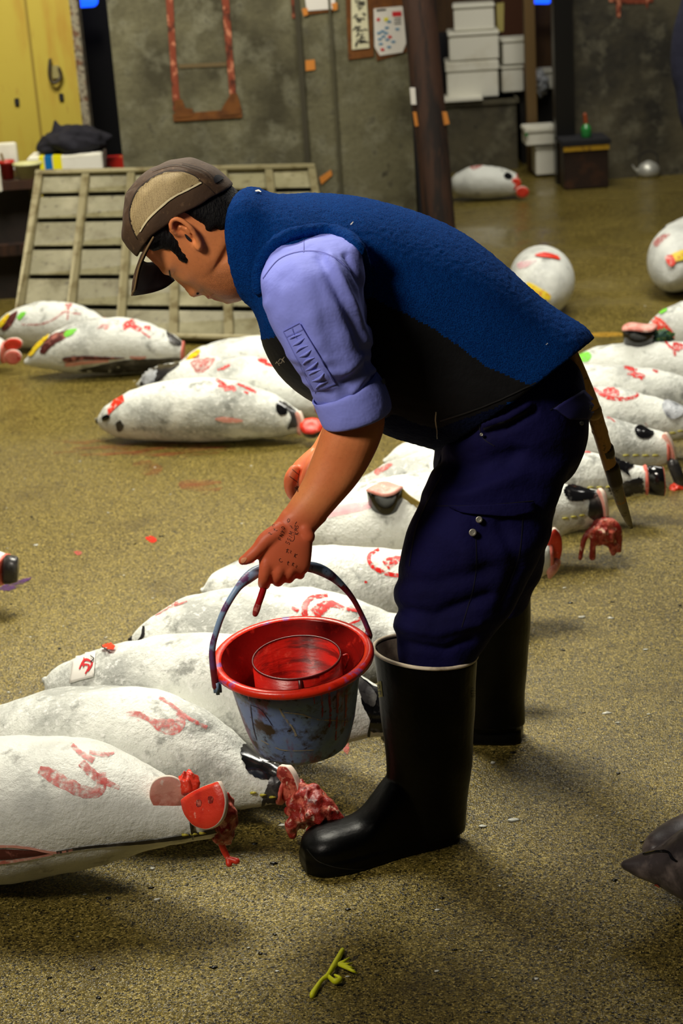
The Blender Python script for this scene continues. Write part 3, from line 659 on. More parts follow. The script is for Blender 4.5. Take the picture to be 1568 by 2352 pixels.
mk('body', box(Vector(((a.x+b.x)/2, 8.39, (a.z+b.z)/2)), b.x-a.x, 0.12, a.z-b.z, 0, 0.004), m_redplastic, e, smooth=False)
mk('foam_scrap', blob(atY(276, 364, 8.38), (0.02, 0.03, 0.01), 2, 0.2), m_orange, e)
o = mk('crate_support', box(Vector(((a.x+b.x)/2, 8.39, b.z/2)), b.x-a.x+0.02, 0.13, b.z-0.002), m_black, smooth=False); tag(o, 'black block under the small red crate', 'block')
# ================================================================ TUNA
TUNAS = {}
def tuna(key, st, label, k=0.95, mat=None, cut=True, cutmat=None, yaw_z=0.12, nose_dark=0.0, m=44, bump=0.003, name='frozen_tuna', lowdark=True, zlift=0.0, socket=None):
    """a frozen tuna lying on the floor; st = silhouette pairs (top x,y, bottom x,y) measured in the photo.
    The body axis stands in one upright plane; its distance is solved so that the belly rests on the floor."""
    mat = mat or m_frost
    a0, a1 = st[0], st[-1]; im = max(range(len(st)), key=lambda i: math.hypot(st[i][0]-st[i][2], st[i][1]-st[i][3]))
    A = atZ((a0[0]+a0[2])/2, (a0[1]+a0[3])/2, yaw_z); B = atZ((a1[0]+a1[2])/2, (a1[1]+a1[3])/2, yaw_z)
    dr = (B-A); dr.z = 0; dr.normalize(); nrm = Vector((-dr.y, dr.x, 0))
    if nrm.y < 0: nrm = -nrm
    base = atZ((st[im][0]+st[im][2])/2, (st[im][1]+st[im][3])/2, yaw_z)
    SS = cr(st, m)
    def build(off):
        P0 = base+nrm*off; out = []
        for s in SS:
            r0 = ray(s[0], s[1]); r1 = ray(s[2], s[3])
            q0 = EYE+r0*((P0-EYE).dot(nrm)/r0.dot(nrm)); q1 = EYE+r1*((P0-EYE).dot(nrm)/r1.dot(nrm))
            C = (q0+q1)/2; hh = (q0-q1)/2; rc = (C-EYE).normalized(); tn = abs(rc.z)/abs(rc.dot(nrm))
            b = hh.length/math.sqrt(1+k*k*tn*tn)
            out.append((C, hh.normalized(), b))
        return out
    lo, hi = -0.6, 0.8
    for _ in range(30):
        md = (lo+hi)/2; zz = min(C.z-b for C, u, b in build(md))
        if zz > 0.001+zlift: lo = md
        else: hi = md
    out = build(lo); rs = []
    for i, (C, u, b) in enumerate(out):
        rs.append(ring(C, u*b, nrm*b*k, 36, 0.96))
    # rounded snout
    C0, u0, b0 = out[0]; t = (out[0][0]-out[2][0]).normalized()
    for f, g in ((0.5, 0.8), (0.85, 0.45), (0.97, 0.15)):
        rs.insert(0, ring(C0+t*b0*f, u0*b0*g, nrm*b0*k*g, 36, 1.0))
    V, Fs = loft(rs, True)
    nv = []
    for v in V:
        d = bump*noise.noise(v*14)+bump*0.6*noise.noise(v*37)
        c = Vector((v.x, v.y, v.z)); c += Vector((0, 0, 1))*d*2 if v.z > 0.02 else Vector((0, 0, 0)); c.z = max(c.z, 0.0005); nv.append(c)
    mid = out[len(out)//2][0]
    e = empty(name, Vector((mid.x, mid.y, 0)), label, 'fish', 'frozen tuna laid out on the market floor')
    ml = [mat, m_dskin, m_flesh]
    body = mk('body', (nv, Fs), ml, e)
    # snout darkening is real skin colour, given by material slot on the first rings
    if nose_dark:
        mi = []
        for p in body.data.polygons:
            r = min(p.vertices)//36; mi.append(1 if r < 3+nose_dark*m else 0)
        body.data.polygons.foreach_set('material_index', mi)
    L = (out[0][0]-out[-1][0]).length; bm_ = max(b for _, _, b in out)
    print('TUNA %-4s len %.2f h %.2f Y %.2f..%.2f nosez %.2f tailz %.2f' % (key, L, 2*bm_, out[0][0].y, out[-1][0].y, out[0][0].z, out[-1][0].z))
    b = bvh_of(body)
    if cut:
        Ce, ue, be = out[-1]; tt = (out[-1][0]-out[-3][0]).normalized()
        g = loft([ring(Ce+tt*q, ue*be*w, nrm*be*k*w, 36, 0.96) for q, w in ((-0.004, 1.03), (0.004, 1.03), (0.006, 0.9), (0.004, 0.3))])
        mk('tail_cut', g, cutmat or m_flesh, e)
    TUNAS[key] = dict(e=e, body=body, bvh=b, out=out, nrm=nrm, k=k, key=key)
    return TUNAS[key]
def fins(T, P, n=5, mat=None):
    """small yellow finlets along a measured line"""
    b = T['bvh']
    for i in range(n):
        f = (i+0.5)/n; x = P[0]+(P[2]-P[0])*f; y = P[1]+(P[3]-P[1])*f; h = cast(b, x, y, 0.002)
        if h is None: continue
        r = cast(b, x+13, y-1, 0.003) or h
        mk('finlet', tube([h, (h+r)/2+Vector((0, -0.003, 0.002)), r], [0.0026, 0.0024, 0.0008], n=8, m=6), m_finlet, T['e'])
def meat(name, C, r, mat, parent, seed=1, amp=0.4, fr=1.3, n=16):
    return mk(name, blob(C, r, seed, amp, fr, n), mat, parent)
def disc(name, C, ax, ay, th, mat, parent, seed=0, jag=0.06, rimmat=None, half=None):
    """thick slice of flesh: centre C, in-plane half axes ax, ay (vectors), thickness th; material slots face / skin rim"""
    n = 40; nr = ax.cross(ay).normalized(); rs = []
    if nr.dot(EYE-C) < 0: nr = -nr
    def R(s, off):
        out = []
        for j in range(n):
            a = 2*pi*j/n; f = 1+jag*noise.noise(Vector((math.cos(a)*2, math.sin(a)*2, seed*5.0)))
            y = math.sin(a)
            if half is not None and y > half: y = half+(y-half)*0.12
            out.append(C+(ax*math.cos(a)+ay*y)*f*s+nr*off)
        return out
    rs = [R(0.2, -th/2), R(0.97, -th/2), R(1.0, -th*0.3), R(1.0, th*0.3), R(0.965, th/2), R(0.6, th*0.62), R(0.2, th*0.55)]
    V, Fs = loft(rs)
    mi = []
    for f in Fs:
        r = min(f)//n; mi.append(1 if (1 <= r <= 3) else 0)
    return mk(name, (V, Fs), [mat, rimmat or m_rim], parent, True, mi)
def px3(x, y, Y): return atY(x, y, Y)
def vpx(x, y, Y, dx, dy): return atY(x+dx, y+dy, Y)-atY(x, y, Y)

# --- central row, front to back
T = tuna('F1', [(-350, 1795, -350, 1812), (-300, 1740, -300, 1880), (-200, 1700, -200, 1965), (-90, 1684, -90, 2022), (20, 1684, 20, 2030), (120, 1688, 120, 2018), (215, 1706, 220, 1996), (300, 1745, 315, 1968), (375, 1785, 395, 1946), (440, 1812, 455, 1930), (503, 1838, 512, 1920)],
    "largest frosted tuna, frontmost, with a bright red flesh slice at its tail", cutmat=m_meat, mat=m_frost2)
e = T['e']; b = T['bvh']
strokes('paint_mark', b, [[(90, 1768, 18), (120, 1782, 30), (165, 1808, 30), (210, 1822, 26), (232, 1808, 24), (232, 1775, 22)], [(186, 1752, 18), (215, 1780, 20), (245, 1798, 16), (274, 1810, 10)], [(165, 1712, 10), (185, 1730, 12), (215, 1748, 14)], [(205, 1728, 8), (240, 1735, 10), (262, 1730, 4)]], m_dpaint, e)
patch('belly_slit', b, [(-60, 1958), (0, 1950), (60, 1952), (120, 1958), (60, 1968), (0, 1974), (-60, 1976)], m_slit, e, jit=0.03)
strokes('slit_lip', b, [[(-60, 1950, 6), (0, 1943, 6), (60, 1946, 6), (125, 1957, 5), (180, 1948, 4)], [(-60, 1982, 7), (0, 1980, 8), (60, 1972, 6), (122, 1960, 4)]], m_pale, e, off=0.002)
strokes('belly_line', b, [[(130, 1957, 7), (200, 1945, 6), (280, 1938, 7), (360, 1930, 8), (440, 1918, 9), (505, 1905, 9)]], m_dskin, e, off=0.002)
fins(T, (410, 1917, 470, 1911), 3)
def onb(b, x, y, off): return cast(b, x, y, off)
c = cast(b, 385, 1830, 0.010); Yc = c.y
disc('pale_flesh_slice', c+Vector((0, -0.003, 0.002)), vpx(385, 1830, Yc, 26, 34), vpx(385, 1830, Yc, -32, 26), 0.006, m_pale, e, seed=2, half=None)['label'] = 'pale pink slice stuck to the skin'
c = cast(b, 430, 1824, 0.02) or c
meat('flesh_flap', c, (0.020, 0.018, 0.028), m_redflesh, e, 3, 0.35)
c = atY(468, 1836, Yc-0.045)
d = disc('red_flesh_slice', c, vpx(468, 1836, c.y, 48, -30)+Vector((0, -0.01, 0)), vpx(468, 1836, c.y, -26, -46)+Vector((0, 0.03, 0)), 0.012, m_redflesh, e, seed=4, half=0.30)
d['label'] = 'bright red half-round flesh slice with a white rim'
for hx, hy in ((457, 1846), (484, 1838)):
    bb = bvh_of(d); patch('dark_spot', bb, [(hx-5, hy-8), (hx+5, hy-8), (hx+4, hy+5), (hx-5, hy+6)], m_meat, e, off=0.001)
mk('hook_slit', tube([cast(b, 440, 1885, 0.003), cast(b, 442, 1910, 0.003), cast(b, 443, 1925, 0.003)], [0.004, 0.003, 0.001]), m_wetblack, e)
ct_ = T['out'][-1][0]
fuse('tail_meat', [blob(atY(514, 1868, ct_.y-0.01), (0.022, 0.03, 0.035), 4, 0.35, 1.4, 14), blob(atY(517, 1895, ct_.y-0.01), (0.020, 0.028, 0.035), 6, 0.4, 1.4, 14), blob(atY(505, 1918, ct_.y-0.01), (0.014, 0.02, 0.02), 7, 0.4, 1.4, 12)], 0.003, m_meat, e, 2)
pts = [atY(508, 1938, ct_.y-0.02), atY(515, 1955, ct_.y-0.02), atY(524, 1972, ct_.y-0.025)]
mk('red_string', join(tube(pts, [0.006, 0.006, 0.005]), tube([pts[2], atY(526, 1984, ct_.y-0.03)], [0.005, 0.006]), tube([pts[2], atY(543, 1978, ct_.y-0.03)], [0.005, 0.006])), m_redflesh, e)

T = tuna('C8', [(-120, 1690, -120, 1705), (-70, 1640, -70, 1755), (10, 1604, 10, 1805), (110, 1575, 110, 1835), (220, 1567, 220, 1855), (340, 1580, 335, 1866), (440, 1620, 430, 1868), (510, 1672, 500, 1866), (570, 1722, 560, 1862), (625, 1752, 612, 1856), (662, 1768, 648, 1848)],
    "frosted tuna with a red Y-shaped mark, raw meat hanging at its tail")
e = T['e']; b = T['bvh']
strokes('paint_mark', b, [[(290, 1640, 10), (320, 1642, 14), (345, 1655, 12), (375, 1668, 34), (405, 1668, 34), (420, 1648, 12)], [(366, 1602, 8), (400, 1625, 8), (440, 1655, 8), (475, 1672, 10)], [(405, 1640, 12), (430, 1650, 8), (455, 1660, 6)], [(312, 1654, 3), (316, 1655, 4), (320, 1656, 3)]], m_dpaint, e)
patch('fin_socket', b, [(556, 1718), (570, 1712), (600, 1738), (640, 1748), (664, 1752), (655, 1768), (630, 1785), (600, 1790), (570, 1775), (555, 1745)], m_wetblack, e, jit=0.08, off=0.003)
patch('dark_tail_skin', b, [(630, 1745), (662, 1765), (655, 1810), (640, 1850), (600, 1848), (612, 1810), (620, 1785)], m_dskin, e, jit=0.1, off=0.002)
fins(T, (566, 1818, 632, 1832), 3)
tc = T['out'][-1][0]
d = disc('cut_flap', atY(664, 1804, tc.y-0.03), vpx(664, 1804, tc.y, 25, 4)+Vector((0, -0.02, 0)), vpx(664, 1804, tc.y, 4, 46), 0.012, m_meat, e, seed=6)
fuse('hanging_meat', [blob(atY(708, 1838, tc.y-0.05), (0.032, 0.035, 0.036), 11, 0.35, 1.3, 16), blob(atY(725, 1862, tc.y-0.07), (0.036, 0.035, 0.028), 13, 0.45, 1.4, 16),
    blob(atY(690, 1850, tc.y-0.04), (0.026, 0.03, 0.045), 14, 0.4, 1.3, 14), tube([atY(725, 1850, tc.y-0.07), atY(760, 1868, tc.y-0.08), atY(786, 1882, tc.y-0.09)], [0.030, 0.019, 0.008]),
    tube([atY(690, 1870, tc.y-0.05), atY(670, 1893, tc.y-0.06), atY(672, 1918, tc.y-0.06)], [0.014, 0.013, 0.008]), tube([atY(728, 1880, tc.y-0.07), atY(712, 1908, tc.y-0.08)], [0.010, 0.008])], 0.003, m_meat, e, 1,
    disp=lambda p, n: p+n*0.004*noise.noise(p*60) if p.z > 0.006 else Vector((p.x, p.y, max(p.z, 0.002))))

T = tuna('C7', [(107, 1556, 109, 1582), (132, 1524, 137, 1640), (200, 1494, 200, 1700), (290, 1466, 290, 1735), (400, 1452, 400, 1752), (520, 1452, 520, 1755), (640, 1470, 640, 1745), (740, 1502, 735, 1728), (815, 1545, 800, 1706), (868, 1580, 860, 1690), (950, 1620, 940, 1690)], k=0.86, label=
    "frosted tuna with a white paper tag and red ribbon on its head")
e = T['e']; b = T['bvh']
patch('paper_tag', b, [(172, 1505), (222, 1500), (218, 1556), (162, 1570)], m_paper, e, off=0.004, sharp=True, jit=0, solid=0.001)
strokes('tag_writing', b, [[(186, 1540, 3), (198, 1520, 5), (215, 1526, 4), (205, 1545, 4)], [(190, 1530, 3), (208, 1532, 4), (200, 1550, 3)], [(196, 1515, 3), (196, 1535, 4)]], m_redink, e, off=0.006)
strokes('tag_ribbon', b, [[(240, 1484, 16), (255, 1490, 14), (266, 1495, 8)]], m_redflesh, e, off=0.008)
strokes('black_string', b, [[(212, 1525, 2.4), (220, 1518, 2.4), (212, 1512, 2)], [(236, 1490, 2.4), (245, 1497, 2.4), (256, 1502, 2)]], m_ink, e, off=0.008)
patch('dark_tail_skin', b, [(818, 1552), (850, 1572), (900, 1600), (905, 1640), (895, 1690), (845, 1690), (850, 1655), (832, 1620), (826, 1590)], m_wetblack, e, jit=0.05, off=0.002)
patch('grey_tail_skin', b, [(816, 1556), (840, 1570), (862, 1596), (858, 1622), (836, 1612), (824, 1590)], m_dskin, e, jit=0.05, off=0.0035)

T = tuna('C6', [(299, 1464, 302, 1478), (335, 1424, 340, 1530), (395, 1384, 400, 1575), (475, 1357, 475, 1605), (580, 1347, 580, 1620), (700, 1350, 700, 1618), (800, 1372, 800, 1590), (890, 1405, 890, 1560), (990, 1425, 990, 1530), (1100, 1432, 1100, 1505), (1205, 1436, 1205, 1492)],
    'white tuna directly behind the bucket, black snout tip and a red circular brush mark', nose_dark=0.02)
e = T['e']; b = T['bvh']
strokes('paint_mark', b, [[(752, 1368, 8), (715, 1374, 10), (700, 1392, 14), (700, 1412, 14), (712, 1425, 12)], [(722, 1412, 26), (738, 1398, 26), (760, 1388, 16), (790, 1398, 8)], [(670, 1396, 6), (685, 1404, 8)], [(795, 1401, 10), (812, 1402, 8), (828, 1408, 5)], [(832, 1412, 5), (822, 1425, 7), (800, 1435, 4)]], m_redpaint, e)
strokes('faded_mark', b, [[(355, 1412, 10), (380, 1396, 12), (410, 1386, 8)], [(400, 1392, 5), (430, 1382, 4)]], m_dpaint, e)
strokes('gill_line', b, [[(330, 1438, 5), (328, 1460, 8), (318, 1472, 4)]], m_dskin, e)

T = tuna('C5', [(466, 1350, 468, 1364), (490, 1320, 492, 1400), (545, 1288, 545, 1450), (620, 1262, 620, 1478), (720, 1251, 720, 1485), (830, 1254, 830, 1478), (930, 1262, 930, 1455), (1030, 1262, 1030, 1425), (1120, 1254, 1120, 1385), (1200, 1242, 1200, 1345), (1258, 1232, 1258, 1312)],
    "white tuna just behind the gripping hand, its red ring mark touching the navy trousers")
e = T['e']; b = T['bvh']
strokes('paint_mark', b, [[(870, 1262, 7), (848, 1276, 8), (852, 1298, 10), (880, 1315, 10), (915, 1322, 9), (940, 1318, 6)], [(885, 1300, 22), (898, 1290, 20), (925, 1284, 12), (945, 1290, 7)], [(836, 1337, 4), (839, 1337, 6), (843, 1337, 4)]], m_redpaint, e)
strokes('faded_mark', b, [[(560, 1295, 4), (572, 1292, 6), (584, 1290, 3)]], m_redpaint, e)
tc = T['out'][-1][0]
disc('red_cut_flap', atY(1272, 1256, tc.y-0.02), vpx(1272, 1256, tc.y, 18, 6), vpx(1272, 1256, tc.y, -4, 42), 0.012, m_redflesh, e, seed=8)
mk('hanging_meat', tube([atY(1272, 1292, tc.y-0.02), atY(1266, 1310, tc.y-0.03), atY(1262, 1324, tc.y-0.03)], [0.017, 0.014, 0.006], n=14), m_pale, e)

T = tuna('C4', [(690, 1212, 692, 1226), (720, 1168, 722, 1275), (785, 1128, 785, 1312), (870, 1100, 870, 1325), (970, 1084, 970, 1320), (1080, 1082, 1080, 1300), (1180, 1090, 1180, 1268), (1280, 1106, 1285, 1232), (1340, 1118, 1340, 1214), (1384, 1127, 1386, 1196)],
    'tuna with a severed black-skinned tail stump standing on its back left of the trousers')
e = T['e']; b = T['bvh']
patch('pink_stain', b, [(745, 1180), (780, 1160), (860, 1152), (850, 1168), (790, 1182), (750, 1190)], m_pink, e)
patch('fin_socket', b, [(1296, 1125), (1310, 1115), (1340, 1122), (1370, 1132), (1366, 1142), (1340, 1150), (1312, 1152), (1298, 1142)], m_wetblack, e, off=0.004, jit=0.08)
patch('dark_tail_skin', b, [(1300, 1112), (1345, 1114), (1384, 1126), (1386, 1170), (1378, 1192), (1350, 1188), (1352, 1150), (1330, 1130)], m_dskin, e, off=0.002, jit=0.08)
fins(T, (1282, 1192, 1340, 1182), 3)
tc = T['out'][-1][0]
disc('cut_flap', atY(1383, 1160, tc.y-0.03), vpx(1383, 1160, tc.y, 8, 2)+Vector((0, -0.02, 0)), vpx(1383, 1160, tc.y, 4, 37), 0.010, m_pale, e, seed=3)
fuse('hanging_meat', [blob(atY(1385, 1222, tc.y-0.05), (0.036, 0.03, 0.036), 21, 0.35, 1.3, 14), tube([atY(1372, 1200, tc.y-0.04), atY(1400, 1200, tc.y-0.05), atY(1420, 1220, tc.y-0.06), atY(1422, 1265, tc.y-0.06)], [0.014, 0.014, 0.010, 0.006]),
    tube([atY(1368, 1212, tc.y-0.05), atY(1343, 1235, tc.y-0.06), atY(1332, 1282, tc.y-0.06)], [0.012, 0.008, 0.006]), tube([atY(1362, 1230, tc.y-0.06), atY(1360, 1280, tc.y-0.06)], [0.008, 0.009]), tube([atY(1402, 1240, tc.y-0.05), atY(1408, 1270, tc.y-0.06)], [0.014, 0.008])], 0.003, m_meat, e, 1,
    disp=lambda p, n: Vector((p.x, p.y, max(p.z, 0.002))))
T4 = T
T = tuna('C3', [(800, 1124, 802, 1140), (840, 1090, 840, 1170), (900, 1058, 900, 1200), (985, 1034, 985, 1212), (1090, 1020, 1090, 1215), (1200, 1016, 1200, 1200), (1310, 1027, 1310, 1172), (1390, 1045, 1390, 1152), (1450, 1062, 1450, 1142), (1480, 1070, 1482, 1134)],
    "tuna whose tail ends in a short black piece with pink faces")
e = T['e']; b = T['bvh']
patch('pink_mark', b, [(862, 1080), (895, 1064), (900, 1070), (880, 1085), (865, 1092)], m_dpaint, e)
strokes('paint_mark', b, [[(1330, 1038, 4), (1342, 1037, 6), (1356, 1039, 3)]], m_redpaint, e)
patch('fin_socket', b, [(1408, 1050), (1420, 1046), (1450, 1060), (1452, 1072), (1440, 1080), (1446, 1094), (1430, 1084), (1412, 1072)], m_wetblack, e, off=0.004, jit=0.1)
fins(T, (1340, 1120, 1402, 1118), 3)
patch('underside_shade', b, [(1405, 1118), (1440, 1105), (1475, 1095), (1482, 1125), (1450, 1138), (1410, 1140)], m_dskin, e, off=0.002, jit=0.2)  # shaded lower side of the tail painted on as a dark patch
tc = T['out'][-1][0]
c0 = atY(1482, 1102, tc.y-0.01); c1 = atY(1524, 1106, tc.y-0.03)
uz = vpx(1500, 1104, tc.y, 1, 34)
tailp = loft([ring(c0+(c1-c0)*f, uz*s, Vector((0, 0.028*s, 0)), 24) for f, s in ((-0.02, 1.0), (0.06, 1.02), (0.1, 0.85), (0.14, 0.96), (0.5, 1.0), (0.95, 1.0), (1.0, 0.95))])
mi = [2 if min(f)//24 in (0, 1, 5) or min(f) >= 24*6 else 1 for f in tailp[1]]
mk('tail_piece', tailp, [m_frost, m_wetblack, m_flesh], e, True, mi)['label'] = 'black-skinned tail piece with pink cut faces'
T = tuna('C2', [(885, 1052, 887, 1066), (922, 1022, 922, 1095), (980, 998, 980, 1120), (1080, 965, 1080, 1130), (1200, 946, 1200, 1128), (1300, 943, 1300, 1112), (1380, 954, 1380, 1098), (1450, 972, 1450, 1086), (1500, 986, 1500, 1072), (1530, 994, 1530, 1064)],
    "tuna with an oval black patch and a long pale flap at its tail")
e = T['e']; b = T['bvh']
patch('fin_socket', b, [(1458, 984), (1470, 978), (1490, 988), (1500, 996), (1485, 1008), (1466, 1006), (1457, 996)], m_wetblack, e, off=0.004, jit=0.06)
fins(T, (1420, 1046, 1510, 1046), 4)
strokes('paint_mark', b, [[(1392, 958, 3), (1402, 962, 5), (1412, 970, 3)]], m_dpaint, e)
tc = T['out'][-1][0]
disc('cut_flap', atY(1536, 1032, tc.y-0.03), vpx(1536, 1032, tc.y, 11, 0)+Vector((0, -0.015, 0)), vpx(1536, 1032, tc.y, 9, 38), 0.010, m_pale, e, seed=5)
mk('hanging_strip', tube([atY(1545, 1066, tc.y-0.04), atY(1556, 1092, tc.y-0.05), atY(1562, 1112, tc.y-0.05)], [0.018, 0.018, 0.016], n=14), m_dskin, e)
mk('hanging_meat', blob(atY(1556, 1120, tc.y-0.05), (0.022, 0.02, 0.018), 31, 0.4), m_redflesh, e)
T = tuna('R7', [(1000, 965, 1002, 980), (1060, 925, 1060, 1010), (1160, 893, 1160, 1040), (1280, 882, 1280, 1050), (1400, 886, 1400, 1040), (1500, 912, 1500, 1022), (1590, 942, 1590, 1004), (1640, 958, 1640, 994)],
    "tuna with a red ring mark like an eye, beside the bamboo pole")
e = T['e']; b = T['bvh']
strokes('paint_mark', b, [[(1362, 892, 7), (1380, 905, 9), (1400, 914, 10), (1430, 917, 9), (1458, 912, 7), (1464, 903, 6), (1450, 895, 5), (1420, 890, 4)], [(1385, 903, 12), (1400, 900, 20), (1415, 902, 14), (1418, 910, 8)]], m_redpaint, e)
patch('gill_film', b, [(1520, 930), (1530, 922), (1555, 930), (1568, 942), (1560, 958), (1540, 962), (1524, 950)], m_film, e, off=0.006, jit=0.05)
strokes('faint_mark', b, [[(1480, 972, 3), (1486, 978, 4), (1480, 984, 3)]], m_dpaint, e)
fins(T, (1530, 996, 1566, 988), 2)
T = tuna('R6', [(1080, 925, 1082, 940), (1150, 872, 1150, 965), (1260, 846, 1260, 990), (1400, 838, 1400, 990), (1500, 847, 1500, 980), (1600, 875, 1600, 955), (1690, 905, 1690, 935)],
    "tuna with small red strokes between the ringed one and the one carrying a stump")
e = T['e']; b = T['bvh']
strokes('paint_mark', b, [[(1432, 844, 8), (1450, 848, 10), (1462, 852, 8)], [(1440, 858, 6), (1460, 862, 12), (1478, 864, 8), (1470, 872, 8)], [(1498, 850, 5), (1510, 855, 6)]], m_redpaint, e)
patch('grey_side', b, [(1490, 920), (1530, 905), (1568, 900), (1568, 940), (1530, 935)], m_frost, e, off=0.001)
T = tuna('R5', [(1290, 855, 1292, 870), (1340, 808, 1340, 900), (1430, 786, 1430, 920), (1540, 783, 1540, 925), (1650, 800, 1650, 915), (1740, 835, 1740, 885)],
    "tuna with a green dab, carrying a severed black tail stump")
e = T['e']; b = T['bvh']
patch('green_mark', b, [(1330, 816), (1350, 808), (1358, 818), (1350, 830), (1334, 830)], m_green, e)
strokes('paint_mark', b, [[(1527, 784, 4), (1540, 798, 7), (1560, 806, 6)], [(1545, 790, 8), (1560, 796, 14), (1575, 800, 10)], [(1548, 806, 8), (1550, 818, 5)]], m_redpaint, e)
T5 = T
T = tuna('R4', [(1475, 765, 1477, 780), (1510, 722, 1512, 812), (1570, 692, 1570, 835), (1660, 682, 1660, 830), (1760, 705, 1760, 800), (1830, 735, 1830, 770)],
    "tuna behind the black stump with a red plastic tag on its head")
e = T['e']; b = T['bvh']
patch('red_tag', b, [(1498, 732), (1515, 732), (1535, 748), (1548, 772), (1538, 778), (1520, 768), (1505, 750)], m_tagred, e, off=0.004, jit=0.08)
patch('green_mark', b, [(1514, 716), (1528, 708), (1532, 714), (1518, 722)], m_green, e, off=0.003)
def stump(P, r, h, label, seed, on, tie=None, hd=0.8):
    c = atY(P[0], P[1], P[2])
    e = empty('tail_stump', c, label, 'fish tail')
    n = 32; rs = []
    def R(s, z): return [c+Vector((math.cos(2*pi*j/n)*r*s*(1+0.10*noise.noise(Vector((math.cos(2*pi*j/n)*1.6, math.sin(2*pi*j/n)*1.6, seed)))), math.sin(2*pi*j/n)*r*hd*s, z+0.004*math.sin(6*pi*j/n+seed))) for j in range(n)]
    mk('stump_skin', loft([R(0.8, 0), R(0.9, 0.004), R(0.97, h*0.5), R(1.0, h*0.86), R(0.97, h*0.9)]), m_wetblack, e)
    mk('stump_flesh', loft([R(0.97, h*0.84), R(1.03, h*0.9), R(1.02, h*0.97), R(0.9, h*1.02), R(0.3, h*1.0)]), m_pale, e)
    return e, c
hq = cast(T4['bvh'], 886, 1168, 0.0)
es, cs = stump((886, 1172, hq.y+0.02), 0.047, 0.062, "black-skinned tail stump with a pink top and straw rope, left of the navy trousers", 3, T4)
mk('rope_tie', join(*[tube([cs+Vector((0.04, -0.01, 0.04+q*0.006)), cs+Vector((0.06, -0.015, 0.025+q*0.004)), cs+Vector((0.075+q*0.008, -0.02-q*0.006, 0.006+0.002*q))], 0.0022, n=6, m=10) for q in range(5)]), M('straw_rope', S(140, 120, 50), 0.8), es)
hq = cast(T5['bvh'], 1470, 794, 0.0) or cast(T5['bvh'], 1470, 800, 0.0)
es, cs = stump((1468, 790, hq.y+0.03), 0.060, 0.062, "black-skinned tail stump tied with dark green string, resting on a tuna", 8, T5)
mk('green_string', blob(cs+Vector((0.075, 0, 0.022)), (0.035, 0.03, 0.022), 4, 0.6, 2.5, 14), M('dark_green_string', S(18, 62, 50), 0.6, layers=[('N', 70, 0.5, 0.6, S(90, 120, 40))]), es)

# --- left group
T = tuna('L5', [(224, 960, 226, 974), (246, 930, 248, 992), (300, 896, 300, 1008), (400, 871, 400, 1014), (500, 869, 500, 1014), (580, 886, 580, 1009), (645, 918, 645, 1001), (688, 948, 690, 994)],
    "black-snouted frosted tuna with an orange-red tag on its head, left of the shirt sleeve", nose_dark=0.01, k=0.95)
e = T['e']; b = T['bvh']
patch('red_tag', b, [(248, 942), (262, 920), (284, 908), (286, 922), (268, 936), (250, 954)], m_tagred, e, off=0.003, sharp=True, jit=0.02)
strokes('paint_mark', b, [[(495, 872, 6), (510, 880, 9), (518, 888, 6), (500, 886, 5)], [(515, 896, 8), (532, 890, 12), (540, 898, 9)], [(545, 882, 5), (568, 892, 7), (588, 902, 5)], [(560, 900, 3), (570, 904, 5)]], m_redpaint, e)
patch('dark_eye_patch', b, [(236, 958), (248, 952), (254, 958), (246, 966), (236, 966)], m_wetblack, e, off=0.003)
patch('dark_gill_patch', b, [(268, 972), (278, 966), (284, 980), (276, 992), (268, 986)], m_dskin, e, off=0.002, jit=0.2)
patch('fin_socket', b, [(634, 930), (642, 922), (656, 936), (658, 950), (644, 954), (634, 944)], m_wetblack, e, off=0.003)
patch('pale_fin_cut', b, [(495, 962), (515, 957), (555, 964), (550, 970), (515, 970)], m_pale, e, off=0.002)
patch('grey_side', b, [(455, 900), (500, 880), (560, 905), (640, 955), (620, 975), (540, 960), (460, 950)], m_frost, e, off=0.0006, jit=0.15)
patch('dark_tail_skin', b, [(650, 925), (668, 935), (690, 955), (688, 975), (660, 985), (668, 960)], m_dskin, e, off=0.002, jit=0.1)
tc = T['out'][-1][0]
disc('cut_flap', atY(688, 972, tc.y-0.03), vpx(688, 972, tc.y, 9, 0)+Vector((0, -0.02, 0)), vpx(688, 972, tc.y, 2, 28), 0.012, m_pale, e, seed=5)
disc('tail_piece', atY(716, 983, tc.y-0.05), vpx(716, 983, tc.y, 26, -6), vpx(716, 983, tc.y, 8, 14)+Vector((0, -0.02, 0)), 0.035, m_redflesh, e, seed=7, jag=0.15, rimmat=m_wetblack)
T = tuna('L4', [(318, 878, 320, 892), (348, 846, 350, 912), (420, 826, 420, 945), (520, 815, 520, 962), (620, 826, 620, 965), (690, 858, 690, 962), (740, 890, 740, 955)],
    'tuna behind the nearest left one, its head wrapped in dark shiny film', k=0.95)
e = T['e']; b = T['bvh']
patch('film_wrap', b, [(318, 880), (340, 848), (375, 838), (410, 838), (385, 858), (365, 880), (345, 900), (322, 895)], m_dskin, e, off=0.004, jit=0.1)
patch('film_highlight', b, [(332, 868), (350, 850), (362, 858), (352, 885), (338, 890)], m_film, e, off=0.008, jit=0.25)
strokes('paint_mark', b, [[(592, 824, 8), (606, 830, 12), (612, 826, 7)], [(608, 836, 6), (628, 838, 9), (645, 836, 5)], [(500, 850, 4), (515, 845, 8), (528, 838, 4)]], m_redpaint, e)
patch('pink_tag', b, [(440, 830), (492, 822), (484, 842), (455, 858)], m_dpaint, e)
T = tuna('L3', [(400, 850, 402, 862), (425, 820, 427, 880), (470, 793, 470, 900), (550, 774, 550, 912), (630, 772, 630, 912), (720, 790, 720, 900), (790, 820, 790, 880)],
    'tuna mostly hidden between the filmed-head one and the leaning pallet', k=0.95)
e = T['e']; b = T['bvh']
